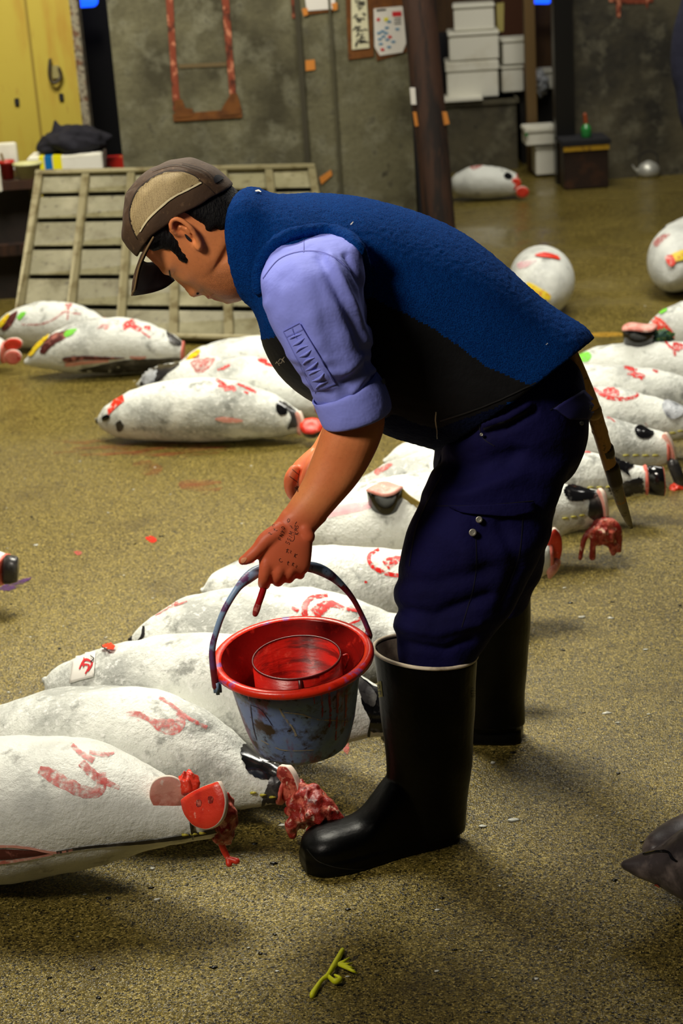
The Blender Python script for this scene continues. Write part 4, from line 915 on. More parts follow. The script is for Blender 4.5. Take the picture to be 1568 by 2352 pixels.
patch('pink_mark', b, [(428, 822), (450, 812), (458, 820), (440, 832)], m_dpaint, e); patch('yellow_tag', b, [(428, 832), (436, 816), (455, 804), (460, 810), (440, 828)], m_tagyel, e, off=0.003)
T = tuna('L2', [(60, 822, 62, 836), (95, 782, 97, 846), (160, 745, 160, 856), (240, 729, 240, 859), (320, 736, 320, 856), (385, 762, 382, 848), (420, 784, 418, 836)],
    "slit-bellied tuna with a round pink tail cut and a yellow tag", k=0.95)
e = T['e']; b = T['bvh']
strokes('paint_mark', b, [[(283, 756, 10), (294, 745, 16), (308, 738, 10)], [(295, 745, 8), (318, 755, 12), (322, 750, 8)], [(330, 752, 8), (345, 754, 10)], [(325, 762, 3), (345, 776, 4)]], m_redpaint, e)
patch('belly_slit', b, [(148, 822), (190, 817), (240, 819), (288, 822), (240, 826), (190, 826), (155, 832)], m_slit, e, off=0.003, jit=0.05)
strokes('belly_lip', b, [[(150, 838, 9), (200, 832, 8), (250, 828, 5)], [(298, 820, 4), (320, 822, 6), (335, 820, 3)]], m_pale, e, off=0.002)
patch('underside_shade', b, [(300, 826), (360, 824), (412, 822), (414, 835), (380, 846), (320, 854), (260, 857), (180, 852), (230, 838)], m_dskin, e, off=0.001, jit=0.05)  # shade under the belly put into a dark colour patch
patch('dark_tail_skin', b, [(384, 762), (400, 772), (420, 788), (405, 795), (388, 785)], m_dskin, e, off=0.002, jit=0.15)
patch('gill_cut', b, [(96, 800), (118, 770), (150, 760), (152, 775), (120, 795), (100, 815)], m_slit, e, off=0.002, jit=0.15)
patch('yellow_tag', b, [(66, 812), (78, 795), (98, 776), (112, 770), (108, 780), (88, 802), (74, 818)], m_tagyel, e, off=0.005)
patch('green_mark', b, [(148, 768), (158, 758), (176, 757), (168, 768), (152, 775)], m_green, e, off=0.003)
patch('pink_mark', b, [(222, 756), (236, 745), (252, 748), (244, 758), (232, 752)], m_dpaint, e)
T = tuna('L1', [(-14, 752, -12, 764), (20, 716, 20, 790), (85, 694, 85, 800), (150, 694, 150, 800), (205, 712, 205, 790), (238, 730, 238, 775)],
    "small tuna with a faint red scrawl, in front of the pallet's left end", k=0.95)
e = T['e']; b = T['bvh']
strokes('paint_mark', b, [[(50, 745, 3), (90, 745, 4), (120, 735, 4), (145, 718, 4), (162, 702, 5)], [(150, 702, 7), (166, 700, 8)], [(158, 706, 3), (155, 735, 4)], [(140, 716, 3), (185, 722, 3)]], m_dpaint, e)
patch('green_mark', b, [(40, 728), (50, 718), (60, 718), (52, 730), (44, 735)], m_green, e, off=0.003)
patch('dark_gill_patch', b, [(5, 752), (22, 725), (40, 716), (32, 740), (12, 760)], m_slit, e, off=0.002)
patch('yellow_tag', b, [(-2, 745), (10, 730), (22, 722), (18, 734), (4, 752)], m_tagyel, e, off=0.005)
T = tuna('L0', [(-330, 800, -330, 830), (-250, 765, -250, 850), (-140, 756, -140, 856), (-60, 762, -60, 850), (-10, 774, -10, 840), (10, 784, 10, 834)],
    'tuna showing only its tail with two stacked pink cut discs', k=0.95, zlift=0.0)
e = T['e']; tc = T['out'][-1][0]
disc('pink_cut_disc', atY(30, 790, tc.y-0.04), vpx(30, 790, tc.y, 22, -3), vpx(30, 790, tc.y, 2, 14), 0.014, m_redflesh, e, seed=3)
disc('lower_cut_disc', atY(30, 820, tc.y-0.05), vpx(30, 820, tc.y, 20, 0), vpx(30, 820, tc.y, 0, 17), 0.014, m_flesh, e, seed=4)
T = tuna('LE', [(-420, 1250, -420, 1300), (-340, 1205, -340, 1375), (-200, 1195, -200, 1395), (-90, 1230, -90, 1370), (-20, 1262, -20, 1350), (8, 1272, 8, 1344)],
    "tuna showing only its dark tail end beside a purple stain", k=1.1)
e = T['e']; tc = T['out'][-1][0]
c0 = tc+Vector((0.002, 0, 0)); c1 = atY(41, 1308, tc.y-0.01); uz = vpx(20, 1308, tc.y, 0, 34)
g = loft([ring(c0+(c1-c0)*f, uz*s, Vector((0, 0.03*s, 0)), 24, 0.85) for f, s in ((0.0, 0.9), (0.1, 0.95), (0.5, 0.93), (0.9, 0.84), (1.0, 0.76))])
mk('tail_piece', g, [m_dskin], e)['label'] = 'dark-skinned tail piece'
# --- far fish
T = tuna('R1', [(1031, 424, 1032, 433), (1046, 400, 1047, 448), (1082, 383, 1082, 457), (1122, 381, 1124, 458), (1160, 388, 1160, 453), (1186, 400, 1186, 446)],
    "lone tuna in front of the concrete counter, with two red discs at its tail", k=1.1, mat=m_frost2)
e = T['e']; b = T['bvh']; tc = T['out'][-1][0]
patch('fin_socket', b, [(1157, 402), (1166, 396), (1176, 404), (1172, 412), (1160, 410)], m_wetblack, e, off=0.003)
patch('pink_mark', b, [(1080, 384), (1100, 379), (1110, 380), (1095, 388), (1086, 390)], m_dpaint, e)
disc('red_cut_disc', atY(1183, 422, tc.y-0.05), vpx(1183, 422, tc.y, 13, -2), vpx(1183, 422, tc.y, 0, 14), 0.02, m_redflesh, e, seed=3)
disc('lower_red_disc', atY(1199, 441, tc.y-0.08), vpx(1199, 441, tc.y, 15, 0), vpx(1199, 441, tc.y, 0, 13), 0.02, m_redflesh, e, seed=4)
def headon(key, px, py, rp, yaw, L, label, d0):
    """tuna seen along its axis: centre of the near end in the photo, radius in px, length"""
    c = atZ(px, py+rp*0.55, 0.0); sc = (c-EYE).dot(FWD)/F; r = rp*sc
    C = atZ(px, py, r); ax = Vector((math.sin(yaw), math.cos(yaw), 0)); nr = Vector((ax.y, -ax.x, 0))
    prof = [(0.0, 0.02), (0.015, 0.22), (0.05, 0.45), (0.12, 0.72), (0.24, 0.92), (0.40, 1.0), (0.60, 0.92), (0.8, 0.62), (0.95, 0.3), (1.0, 0.24)]
    rs = []
    for f, w in cr(prof, 34):
        w = max(w, 0.01); rs.append(ring(C+ax*(f-0.3)*L+Vector((0, 0, (w-1)*r*0.35)), Vector((0, 0, r*w)), nr*r*w*1.0, 32))
    e = empty('frozen_tuna', Vector((C.x, C.y, 0)), label, 'fish', 'frozen tuna laid out on the market floor')
    body = mk('body', loft(rs), m_frost2, e)
    print('HEADON', key, 'r', r, 'Y', C.y)
    return e, bvh_of(body), C, r
e, b, C, r = headon('R2', 1246, 650, 72, 0.08, 0.62, 'round head-on tuna just above the back of the blue vest, yellow tag at its mouth', 0)
patch('yellow_tag', b, [(1212, 650), (1222, 652), (1240, 662), (1262, 678), (1258, 690), (1238, 680), (1216, 664)], m_tagyel, e, off=0.006)
patch('red_mark', b, [(1230, 588), (1250, 582), (1275, 588), (1284, 598), (1262, 594), (1240, 592)], m_redflesh, e, off=0.006)
patch('purple_mark', b, [(1190, 606), (1208, 600), (1232, 600), (1215, 612), (1192, 618)], m_pink, e, off=0.004)
e, b, C, r = headon('R3', 1556, 596, 70, 0.35, 0.75, 'round head-on tuna with a yellow and red tag, nearest the dark snout tip', 0)
patch('yellow_tag', b, [(1538, 590), (1560, 578), (1590, 572), (1592, 590), (1560, 600), (1540, 606)], m_tagyel, e, off=0.008)
patch('red_tag_end', b, [(1530, 592), (1544, 590), (1550, 606), (1540, 614), (1532, 604)], m_tagred, e, off=0.012)
patch('pink_stain', b, [(1502, 556), (1520, 542), (1538, 540), (1525, 552), (1508, 568)], m_dpaint, e, off=0.004)
T = tuna('R3b', [(1527, 520, 1528, 533), (1548, 508, 1552, 542), (1600, 488, 1600, 560), (1700, 478, 1700, 575), (1800, 500, 1800, 560), (1850, 515, 1850, 545)],
    "tuna showing only its dark snout tip behind the head-on tuna with a tag", k=1.1, nose_dark=0.04)

# --- unfrosted dark tuna at the lower right
T = tuna('RD', [(1437, 1972, 1441, 2000), (1462, 1962, 1470, 2016), (1512, 1938, 1512, 2034), (1570, 1900, 1570, 2066), (1660, 1862, 1660, 2110), (1790, 1850, 1790, 2150), (1950, 1900, 1950, 2150), (2080, 1990, 2080, 2100)],
    'dark unfrosted tuna head with its mouth slightly open, alone on the floor', mat=m_bskin, k=1.0, bump=0.0015, name='dark_tuna', cut=False)
e = T['e']; b = T['bvh']; e['group'] = ''; del e['group']
yj = T['out'][6][0].y
g = pairloft([(1474, 1950, 1478, 1962, yj+0.02, 0.008), (1490, 1928, 1494, 1968, yj+0.02, 0.025), (1520, 1910, 1524, 1985, yj+0.03, 0.045), (1560, 1890, 1570, 2010, yj+0.04, 0.06), (1640, 1862, 1650, 2040, yj+0.06, 0.08), (1740, 1850, 1740, 2080, yj+0.08, 0.09)], n=30, m=26)
mk('upper_jaw', g, m_bskin, e)
strokes('mouth_line', b, [[(1478, 1965, 4), (1510, 1958, 4), (1535, 1958, 5), (1546, 1972, 6), (1556, 1978, 4)]], m_wetblack, e, off=0.004)
patch('red_gill_dot', b, [(1502, 2032), (1510, 2030), (1516, 2038), (1508, 2042)], m_redflesh, e, off=0.002)

# --- stains, ribbon and scraps on the floor
fl = BVHTree.FromPolygons([Vector((-5, 0, 0)), Vector((5, 0, 0)), Vector((5, 13, 0)), Vector((-5, 13, 0))], [(0, 1, 2, 3)])
for P, lab, mm in (([(110, 1018), (200, 1012), (330, 1016), (480, 1020), (520, 1032), (440, 1050), (300, 1046), (150, 1045)], 'long faint red smear on the floor just below the nearest left tuna', m_blood),
             ([(415, 1110), (450, 1102), (500, 1106), (505, 1125), (470, 1135), (425, 1128)], 'round red-brown stain on the floor left of the far hand', m_blood),
             ([(310, 1065), (350, 1060), (372, 1078), (350, 1095), (320, 1085)], 'faint reddish blotch on the floor between the long smear and the round stain', m_blood),
             ([(335, 1236), (350, 1232), (360, 1242), (348, 1248)], 'tiny bright red blood spot on the floor at the left', m_redpaint),
             ([(170, 1268), (180, 1266), (190, 1272), (178, 1276)], 'tiny pale red spot on the floor left of the bright one', m_dpaint),
             ([(0, 1352), (20, 1340), (50, 1332), (72, 1328), (50, 1344), (20, 1358)], 'purple stain on the floor beside the dark tail at the left edge', m_purple),
             ([(780, 1705), (796, 1700), (802, 1725), (794, 1732)], 'orange-red blood drip on the floor behind the bucket base', m_dpaint),
             ([(1360, 766), (1420, 764), (1432, 772), (1370, 774)], 'short worn yellow line painted on the floor at the right', M('floor_line', S(176, 134, 30), 0.5, alpha=('N', 30, 0.3, 0.5, 0.8)))):
    o = patch('floor_stain', fl, P, mm, None, off=0.0015, jit=0.12); tag(o, lab, 'stain')
def flp(x, y, z=0.004): return atZ(x, y, z)
rib = join(tube([flp(718, 2284), flp(738, 2252, 0.008), flp(752, 2240, 0.01), flp(768, 2215, 0.012), flp(786, 2184, 0.006)], [0.0075, 0.0045, 0.005, 0.0065, 0.006], n=8, flat=0.7),
    tube([flp(752, 2240, 0.008), flp(768, 2254, 0.010), flp(782, 2248, 0.01), flp(770, 2240, 0.012)], [0.004, 0.0055, 0.005, 0.003], n=8, flat=0.7),
    *[tube([flp(778, 2215, 0.01), flp(790+6*i, 2208+7*i, 0.012), flp(802+6*i, 2200+12*i, 0.004)], [0.004, 0.003, 0.0016], n=6, flat=0.9) for i in range(4)])
o = mk('plastic_ribbon', rib, m_weed); tag(o, 'torn yellow-green plastic ribbon lying on the floor at the bottom', 'ribbon')
random.seed(11); gg = []; gk = []
def onfish(x, y):
    return any(T_['bvh'].ray_cast(EYE, ray(x, y).normalized())[0] is not None for T_ in TUNAS.values())
named = [(82, 1252), (1335, 1418), (1402, 1420), (1482, 1492), (1392, 1638), (1232, 2248), (360, 2065), (1132, 1752), (1178, 1884), (1108, 1898), (20, 1590), (350, 1995), (735, 1752), (1418, 1660), (650, 1895)]
for i in range(150):
    if i < len(named): x, y = named[i]; r = random.uniform(0.003, 0.006)
    else: x, y = random.uniform(0, 1568), random.choice((random.uniform(1050, 1500), random.uniform(1500, 2330), random.uniform(600, 1100))); r = random.uniform(0.0008, 0.0026)
    if onfish(x, y): continue
    p = flp(x, y, 0.001); gg.append(blob(p, (r*random.uniform(1, 2.2), r, r*0.5), i, 0.6, 2, 5))
for i in range(70):
    x, y = random.uniform(0, 1568), random.uniform(1150, 2340)
    if i == 0: x, y = 868, 2240
    if i == 1: x, y = 598, 2190
    r = random.uniform(0.0015, 0.004)
    if onfish(x, y): continue
    p = flp(x, y, 0.001); gk.append(blob(p, (r*random.uniform(1, 2), r, r*0.5), i+50, 0.6, 2, 5))
tag(mk('ice_chips', join(*gg), m_chip), 'tiny pale ice chips scattered over the wet floor', 'ice chips', kind='stuff')
tag(mk('dark_grit', join(*gk), m_grit), 'small dark grit scattered over the wet floor', 'grit', kind='stuff')
# ================================================================ THE WORKER
PE = empty('person', Vector((0.17, 3.05, 0)), "man in a brown cap and blue fleece vest bending over with a bucket", 'person')
YH = 3.0
def HP(u, v, y=0.0, s=1.0):   # head frame: u chin to crown, v face to nape (measured px), y sideways in metres
    return atY(530-0.885*u+0.466*v, 697-0.466*u-0.885*v, YH)+Vector((0, y, 0))
VF = [(-23, 40), (-8, 9), (7, -1), (29, -5), (53, -10), (76, -8), (110, -4), (139, -6), (165, -7), (189, 0), (230, 10), (270, 30), (295, 65), (313, 105)]
VB = [(-23, 62), (0, 120), (30, 180), (60, 212), (100, 224), (133, 231), (180, 237), (221, 233), (260, 214), (290, 186), (305, 160), (313, 122)]
WW = [(-23, 0.034), (-8, 0.042), (7, 0.048), (30, 0.056), (60, 0.060), (90, 0.066), (140, 0.072), (190, 0.076), (230, 0.076), (270, 0.066), (295, 0.048), (308, 0.026), (313, 0.010)]
NOSE = [(62, 0), (70, 8), (77, 16), (84, 22), (92, 23), (104, 19), (120, 13), (140, 6), (158, 1), (170, 0)]
def slice_pt(u, phi, off=0.0, feat=True):
    """phi 0 = face side, pi = nape; off in metres outward"""
    vf, vb, w = interp(VF, u), interp(VB, u), interp(WW, u)
    c, a = (vf+vb)/2, (vb-vf)/2
    cp, sp = math.cos(phi), math.sin(phi)
    sx = math.copysign(abs(cp)**0.85, cp); sy = math.copysign(abs(sp)**0.92, sp)
    if u < 75: sy *= 0.88+0.12*(1-cp)/2
    v = c-a*sx; y = w*sy
    if feat and cp > 0:
        fr = cp**0.5
        nw = 0.0062+0.006*math.exp(-((u-84)/14)**2)
        v -= interp(NOSE, u)*math.exp(-(y/nw)**2)*fr
        v -= 5.0*math.exp(-(y/0.018)**2)*math.exp(-((u-52)/7)**2)*fr     # upper lip
        v -= 5.0*math.exp(-(y/0.016)**2)*math.exp(-((u-36)/6)**2)*fr      # lower lip
        v += 4.5*math.exp(-(y/0.020)**2)*math.exp(-((u-44)/2.6)**2)*fr    # mouth line
        v += 3.0*math.exp(-(y/0.02)**2)*math.exp(-((u-24)/6)**2)*fr
        v -= 4.0*math.exp(-(y/0.018)**2)*math.exp(-((u-9)/9)**2)*fr       # chin
        for sgn in (-1, 1):
            v += 9*math.exp(-(((y-sgn*0.033)/0.016)**2+((u-146)/13)**2))*fr  # eye sockets
            v -= 6*math.exp(-(((y-sgn*0.032)/0.011)**2+((u-143)/8)**2))*fr   # closed lids
            v -= 4*math.exp(-(((y-sgn*0.045)/0.016)**2+((u-112)/16)**2))*fr  # cheekbones
        v -= 4*math.exp(-(y/0.045)**2)*math.exp(-((u-170)/12)**2)*fr      # brow
    p = HP(u, v, y)
    if off:
        q = HP(150, 120, 0); d = (p-q); d.normalize(); p = p+d*off
    return p
hr = []
us = [-23+336*(1-math.cos(pi*i/90))/2 if False else -23+336*i/90 for i in range(91)]
for u in us: hr.append([slice_pt(u, 2*pi*j/96) for j in range(96)])
head = loft(hr)
neck = pairloft([(455, 500, 500, 660, 3.0, 0.050), (500, 482, 535, 664, 3.0, 0.055), (550, 482, 566, 660, 3.0, 0.060), (610, 490, 620, 660, 3.01, 0.062), (680, 480, 680, 690, 3.03, 0.08)], p=1.0)
throat = [pairloft([(400, 560, 478, 668, 3.0, 0.050), (440, 545, 515, 690, 3.0, 0.057), (490, 530, 552, 690, 3.0, 0.061), (540, 520, 578, 664, 3.0, 0.062), (600, 530, 610, 650, 3.0, 0.058)], p=0.95), pairloft([(420, 600, 500, 690, 3.0, 0.036), (455, 580, 528, 694, 3.0, 0.044), (500, 560, 560, 682, 3.0, 0.050), (560, 560, 590, 655, 3.0, 0.052)], p=0.95)]
torso = pairloft([(640, 490, 640, 700, 3.04, 0.09), (720, 480, 690, 800, 3.05, 0.15), (850, 485, 800, 880, 3.05, 0.15), (1000, 550, 930, 950, 3.05, 0.14), (1150, 650, 1030, 980, 3.05, 0.14), (1290, 800, 1050, 1010, 3.05, 0.14), (1280, 950, 1060, 1000, 3.05, 0.13)])
nleg = pairloft([(1080, 950, 1290, 930, 2.99, 0.07), (1010, 1130, 1260, 1110, 2.94, 0.07), (950, 1290, 1180, 1280, 2.91, 0.06), (945, 1400, 1120, 1400, 2.90, 0.05), (960, 1500, 1060, 1500, 2.90, 0.045), (950, 1700, 1050, 1700, 2.90, 0.04), (940, 1880, 1030, 1880, 2.90, 0.035)])
fleg = pairloft([(1120, 950, 1300, 950, 3.12, 0.07), (1100, 1150, 1260, 1140, 3.20, 0.06), (1090, 1290, 1220, 1290, 3.25, 0.05), (1100, 1400, 1190, 1400, 3.28, 0.045), (1110, 1600, 1185, 1600, 3.29, 0.035)])
nuarm = pairloft([(650, 590, 790, 570, 2.87, 0.05), (640, 700, 800, 670, 2.83, 0.05), (680, 800, 820, 770, 2.81, 0.048), (715, 880, 850, 840, 2.80, 0.045), (745, 940, 878, 905, 2.80, 0.045)])
farm = pairloft([(735, 905, 872, 868, 2.80, 0.045), (746, 955, 882, 935, 2.80, 0.047), (735, 1000, 881, 985, 2.795, 0.047), (715, 1055, 858, 1045, 2.79, 0.043), (692, 1110, 822, 1105, 2.78, 0.037), (664, 1155, 775, 1160, 2.77, 0.030), (641, 1190, 730, 1212, 2.762, 0.024)], n=32)
palm = pairloft([(650, 1172, 750, 1192, 2.765, 0.025), (634, 1196, 722, 1222, 2.758, 0.022), (612, 1222, 718, 1244, 2.745, 0.019), (598, 1258, 716, 1272, 2.738, 0.017), (594, 1292, 712, 1300, 2.734, 0.015), (597, 1316, 706, 1314, 2.736, 0.012)], n=32, p=0.85)
def fg(pts, R, n=14): return tube([atY(*p) for p in pts], R, n=n)
fingers = [
    fg([(616, 1270, 2.738), (612, 1298, 2.730), (607, 1328, 2.728), (606, 1341, 2.745), (609, 1340, 2.765), (613, 1326, 2.778)], [0.011, 0.0122, 0.0108, 0.0104, 0.0094, 0.0075]),
    fg([(645, 1280, 2.738), (642, 1306, 2.728), (638, 1326, 2.730), (638, 1335, 2.748), (642, 1330, 2.770), (646, 1306, 2.778)], [0.0105, 0.0116, 0.0100, 0.0098, 0.0088, 0.0072]),
    fg([(672, 1280, 2.738), (668, 1304, 2.729), (664, 1320, 2.732), (663, 1328, 2.748), (666, 1322, 2.770), (668, 1300, 2.778)], [0.0100, 0.0110, 0.0095, 0.0093, 0.0084, 0.0070]),
    fg([(697, 1274, 2.740), (694, 1298, 2.732), (690, 1312, 2.735), (689, 1320, 2.750), (691, 1314, 2.768), (692, 1298, 2.776)], [0.0090, 0.0098, 0.0086, 0.0084, 0.0076, 0.0064]),
    fg([(640, 1222, 2.742), (612, 1240, 2.736), (592, 1262, 2.730), (572, 1280, 2.727), (557, 1288, 2.726)], [0.016, 0.0150, 0.0118, 0.0108, 0.0078]),
    tube([atY(700, 1215, 2.745), atY(708, 1232, 2.742)], 0.012)]
# far arm and hand
fuarm = pairloft([(670, 600, 800, 580, 3.22, 0.05), (690, 760, 820, 740, 3.24, 0.045), (730, 880, 850, 860, 3.24, 0.045), (770, 930, 850, 960, 3.23, 0.042)])
ffarm = pairloft([(760, 900, 850, 960, 3.23, 0.04), (745, 970, 840, 1030, 3.21, 0.04), (722, 1018, 795, 1072, 3.20, 0.032), (705, 1038, 768, 1090, 3.19, 0.027)])
fpalm = pairloft([(715, 1028, 778, 1082, 3.19, 0.024), (690, 1050, 756, 1100, 3.185, 0.030), (670, 1072, 735, 1120, 3.18, 0.034), (664, 1095, 722, 1128, 3.18, 0.032)], p=0.9)
ffing = [fg([(676+d, 1080+d*0.3, 3.155+d*0.0022), (666+d, 1098, 3.15+d*0.0022), (665+d, 1122, 3.155+d*0.0022), (674+d, 1140, 3.165+d*0.0022), (688+d, 1148, 3.18+d*0.002)], [0.011, 0.0115, 0.0105, 0.0095, 0.008]) for d in (0, 9, 19, 29)]
ffing.append(fg([(735, 1045, 3.16), (715, 1072, 3.14), (704, 1100, 3.135), (698, 1128, 3.135)], [0.017, 0.014, 0.012, 0.009]))
ear = [tube([slice_pt(0, 0)*0+atY(x, y, 2.918+d) for x, y, d in ((424, 541, 0.010), (404, 536, 0.004), (393, 522, -0.001), (394, 508, -0.003), (406, 503, -0.004), (424, 511, -0.004), (440, 526, -0.003), (451, 544, 0.001), (458, 560, 0.004), (456, 570, 0.006), (449, 562, 0.008))], [0.0036, 0.0042, 0.0044, 0.0044, 0.0044, 0.0046, 0.0048, 0.0048, 0.0052, 0.0050, 0.004], n=12, m=50),
       tube([atY(404, 518, 2.928), atY(424, 526, 2.930), atY(441, 545, 2.932), atY(452, 562, 2.932)], [0.010, 0.012, 0.010, 0.007], n=14, flat=0.45),
       tube([atY(412, 520, 2.921), atY(428, 527, 2.922), atY(438, 541, 2.925)], [0.0026, 0.003, 0.0022], n=8)]
JAW = [(440, 648), (478, 612), (540, 604), (585, 640), (590, 715), (470, 715), (452, 686)]
LIP = [(468, 688), (478, 676), (492, 672), (504, 680), (500, 696), (484, 695)]
def edge_in(x, y, P, soft):
    ins = inpoly(x, y, P); dm = 1e9
    for i in range(len(P)):
        ax_, ay_ = P[i]; bx_, by_ = P[(i+1) % len(P)]; dx, dy = bx_-ax_, by_-ay_
        t = max(0, min(1, ((x-ax_)*dx+(y-ay_)*dy)/(dx*dx+dy*dy))); dm = min(dm, math.hypot(x-ax_-t*dx, y-ay_-t*dy))
    s_ = 0.5+(dm if ins else -dm)/(2*soft)
    return max(0.0, min(1.0, s_))
def tone(ob):
    at = ob.data.color_attributes.new('tone', 'FLOAT_COLOR', 'POINT')
    for i, v in enumerate(ob.data.vertices):
        c = v.co; r = g = bl_ = 0.0
        if c.x < 0.25 and c.z > 0.5:
            x, y = proj(c)
            if c.z > 0.9 and x < 620:
                x2, y2 = proj((c.x, YH-abs(c.y-YH), c.z)); r = edge_in(x2, y2, JAW, 22)
                if abs(c.y-YH) < 0.026: bl_ = edge_in(x2, y2, LIP, 3)
            elif c.y < 2.86: g = max(0, min(1, (y-1130-0.3*(x-650))/70))
            elif c.y > 3.08 and x < 800: g = max(0, min(1, (y-1010)/60))*0.8
        at.data[i].color = (r, g, bl_, 1)
body = fuse('body', [head, neck]+throat+[torso, nleg, fleg, nuarm, farm, palm, fuarm, ffarm, fpalm]+fingers+ffing+ear, 0.0027, m_skin, PE, 3)
tone(body)
BB = bvh_of(body)
# eyelashes, nostril, mouth line and the ear hollow's shade painted as a black patch
strokes('eyelashes', BB, [[(389, 619, 2.0), (390, 628, 3.4), (393, 636, 4.2), (396, 642, 3.0)]], m_hair, body, off=0.0015)
strokes('mouth_line', BB, [[(478, 686, 2.0), (484, 680, 2.6), (491, 675, 1.6)]], m_meat, body, off=0.0008)
patch('nostril', BB, [(451, 673), (454, 671), (457, 673), (456, 675), (452, 676)], m_cloth, body, off=0.0008)
patch('ear_hollow_shade', BB, [(424, 538), (430, 539), (438, 548), (439, 554), (434, 553), (427, 546)], m_cloth, body, off=0.0015)
strokes('crease_shade', BB, [[(671, 1078, 1.4), (679, 1085, 2.0), (687, 1091, 1.4)], [(665, 1094, 1.4), (674, 1101, 2.2), (684, 1108, 1.4)], [(676, 1119, 1.2), (681, 1123, 2.0), (685, 1129, 1.2)], [(688, 1080, 1.2), (685, 1100, 1.6), (684, 1130, 1.6)]], M('crease_shade_brown', S(96, 40, 24), 0.6), body, off=0.0006)  # dark lines paint the shade between fingers and beside the thumb
# writing in pen on the back of the hand
ink = []
def glyph(x, y, s, ang, segs):
    ca, sa = math.cos(ang), math.sin(ang)
    for sg in segs: ink.append([(x+(a*ca-b*sa)*s, y+(a*sa+b*ca)*s, 0.95) for a, b in sg])
G = {'F': [[(0, 0), (0, -1)], [(0, -1), (0.6, -1)], [(0, -0.5), (0.5, -0.5)]], 'N': [[(0, 0), (0, -1)], [(0, -1), (0.6, 0)], [(0.6, 0), (0.6, -1)]], 'Y': [[(0, -1), (0.3, -0.5)], [(0.6, -1), (0.1, 0)]],
     'O': [[(0.3, 0), (0, -0.5), (0.3, -1), (0.6, -0.5), (0.3, 0)]], '1': [[(0.2, 0), (0.2, -1)]], '5': [[(0.6, -1), (0.1, -1), (0.1, -0.55), (0.6, -0.4), (0.4, 0), (0, 0)]],
     'M': [[(0, 0), (0.1, -1)], [(0.1, -1), (0.35, -0.3)], [(0.35, -0.3), (0.6, -1)], [(0.6, -1), (0.7, 0)]], 'K': [[(0, -1), (0.1, 0)], [(0.6, -1), (0.05, -0.5)], [(0.05, -0.5), (0.6, 0)]], 'C': [[(0.6, -0.9), (0.1, -0.9), (0, -0.4), (0.3, 0), (0.7, -0.1)]],
     'k': [[(0, -0.7), (0.7, -0.8)], [(0.35, -1), (0.2, 0)], [(0.3, -0.5), (0.7, 0)]], 't': [[(0, -0.6), (0.6, -0.7)], [(0.3, -1), (0.3, -0.1), (0.6, 0)]], 's': [[(0.1, -0.9), (0.5, -0.6), (0.1, -0.3), (0.5, 0)]]}
for ch, x, y, s, a in (('k', 626, 1212, 11, -0.9), ('t', 633, 1222, 9, -0.9), ('s', 622, 1230, 9, -1.0), ('F', 645, 1241, 8, -1.1), ('N', 648, 1233, 8, -1.1), ('Y', 651, 1225, 8, -1.1), ('O', 652, 1217, 9, -1.1),
                       ('5', 663, 1251, 9, -1.1), ('5', 666, 1243, 8, -1.1), ('1', 669, 1236, 8, -1.1), ('M', 671, 1230, 10, -1.1), ('O', 658, 1199, 10, 0.3), ('s', 669, 1215, 9, -0.6), ('1', 676, 1203, 7, 0.6),
                       ('K', 684, 1229, 10, -1.3), ('M', 683, 1220, 9, -1.3), ('5', 684, 1212, 8, -1.3), ('C', 643, 1292, 9, -0.4), ('k', 655, 1269, 10, 0.2), ('s', 664, 1270, 8, 0.2), ('K', 674, 1279, 9, 0.4), ('t', 657, 1296, 9, 0.3), ('k', 668, 1298, 8, 0.4), ('s', 677, 1303, 7, 0.4)):
    glyph(x, y, s, a, G[ch])
ink.append([(665, 1241, 0.9), (672, 1243, 0.9), (676, 1236, 0.9), (674, 1228, 0.9)])
gs = [stroke_geo(BB, cr([p for p in P], max(4, len(P)*2)), 0.0006, seed=i, jit=0.1, m=6) for i, P in enumerate(ink)]
mk('pen_writing', join(*gs), M('pen_ink', S(64, 26, 20), 0.6), body)
# thumb nail
patch('thumb_nail', BB, [(553, 1289), (556, 1282), (566, 1281), (565, 1287), (558, 1293)], M('nail', S(222, 150, 108), 0.3), body, off=0.0006)

# hair
HAIR = [(300, 420), (580, 400), (586, 470), (580, 512), (560, 506), (548, 516), (536, 520), (522, 518), (508, 530), (496, 522), (484, 535), (470, 524), (456, 513), (444, 505), (428, 492), (408, 486), (392, 490), (386, 504), (388, 520), (396, 534), (404, 546), (411, 562), (424, 583), (437, 602), (430, 606), (414, 599), (399, 584), (388, 574), (372, 573), (352, 580), (336, 560), (300, 500)]
nu, nph = 70, 96; mask = [[0.0]*nph for _ in range(nu)]
for i in range(nu):
    u = 40+273*i/(nu-1)
    for j in range(nph):
        p = slice_pt(u, 2*pi*j/nph, 0, False); x, y = proj((p.x, YH-abs(p.y-YH), p.z))
        mask[i][j] = 1.0 if inpoly(x, y, HAIR) or u > 235 else 0.0
for _ in range(2):
    mask = [[(mask[i][j]*2+mask[max(i-1, 0)][j]+mask[min(i+1, nu-1)][j]+mask[i][j-1]+mask[i][(j+1) % nph])/6 for j in range(nph)] for i in range(nu)]
rs = [[slice_pt(40+273*i/(nu-1), 2*pi*j/nph, -0.010+0.017*mask[i][j]+0.0012*noise.noise(Vector((i*1.3, j*1.7, 0))), False) for j in range(nph)] for i in range(nu)]
mk('hair', loft(rs), m_hair, PE)

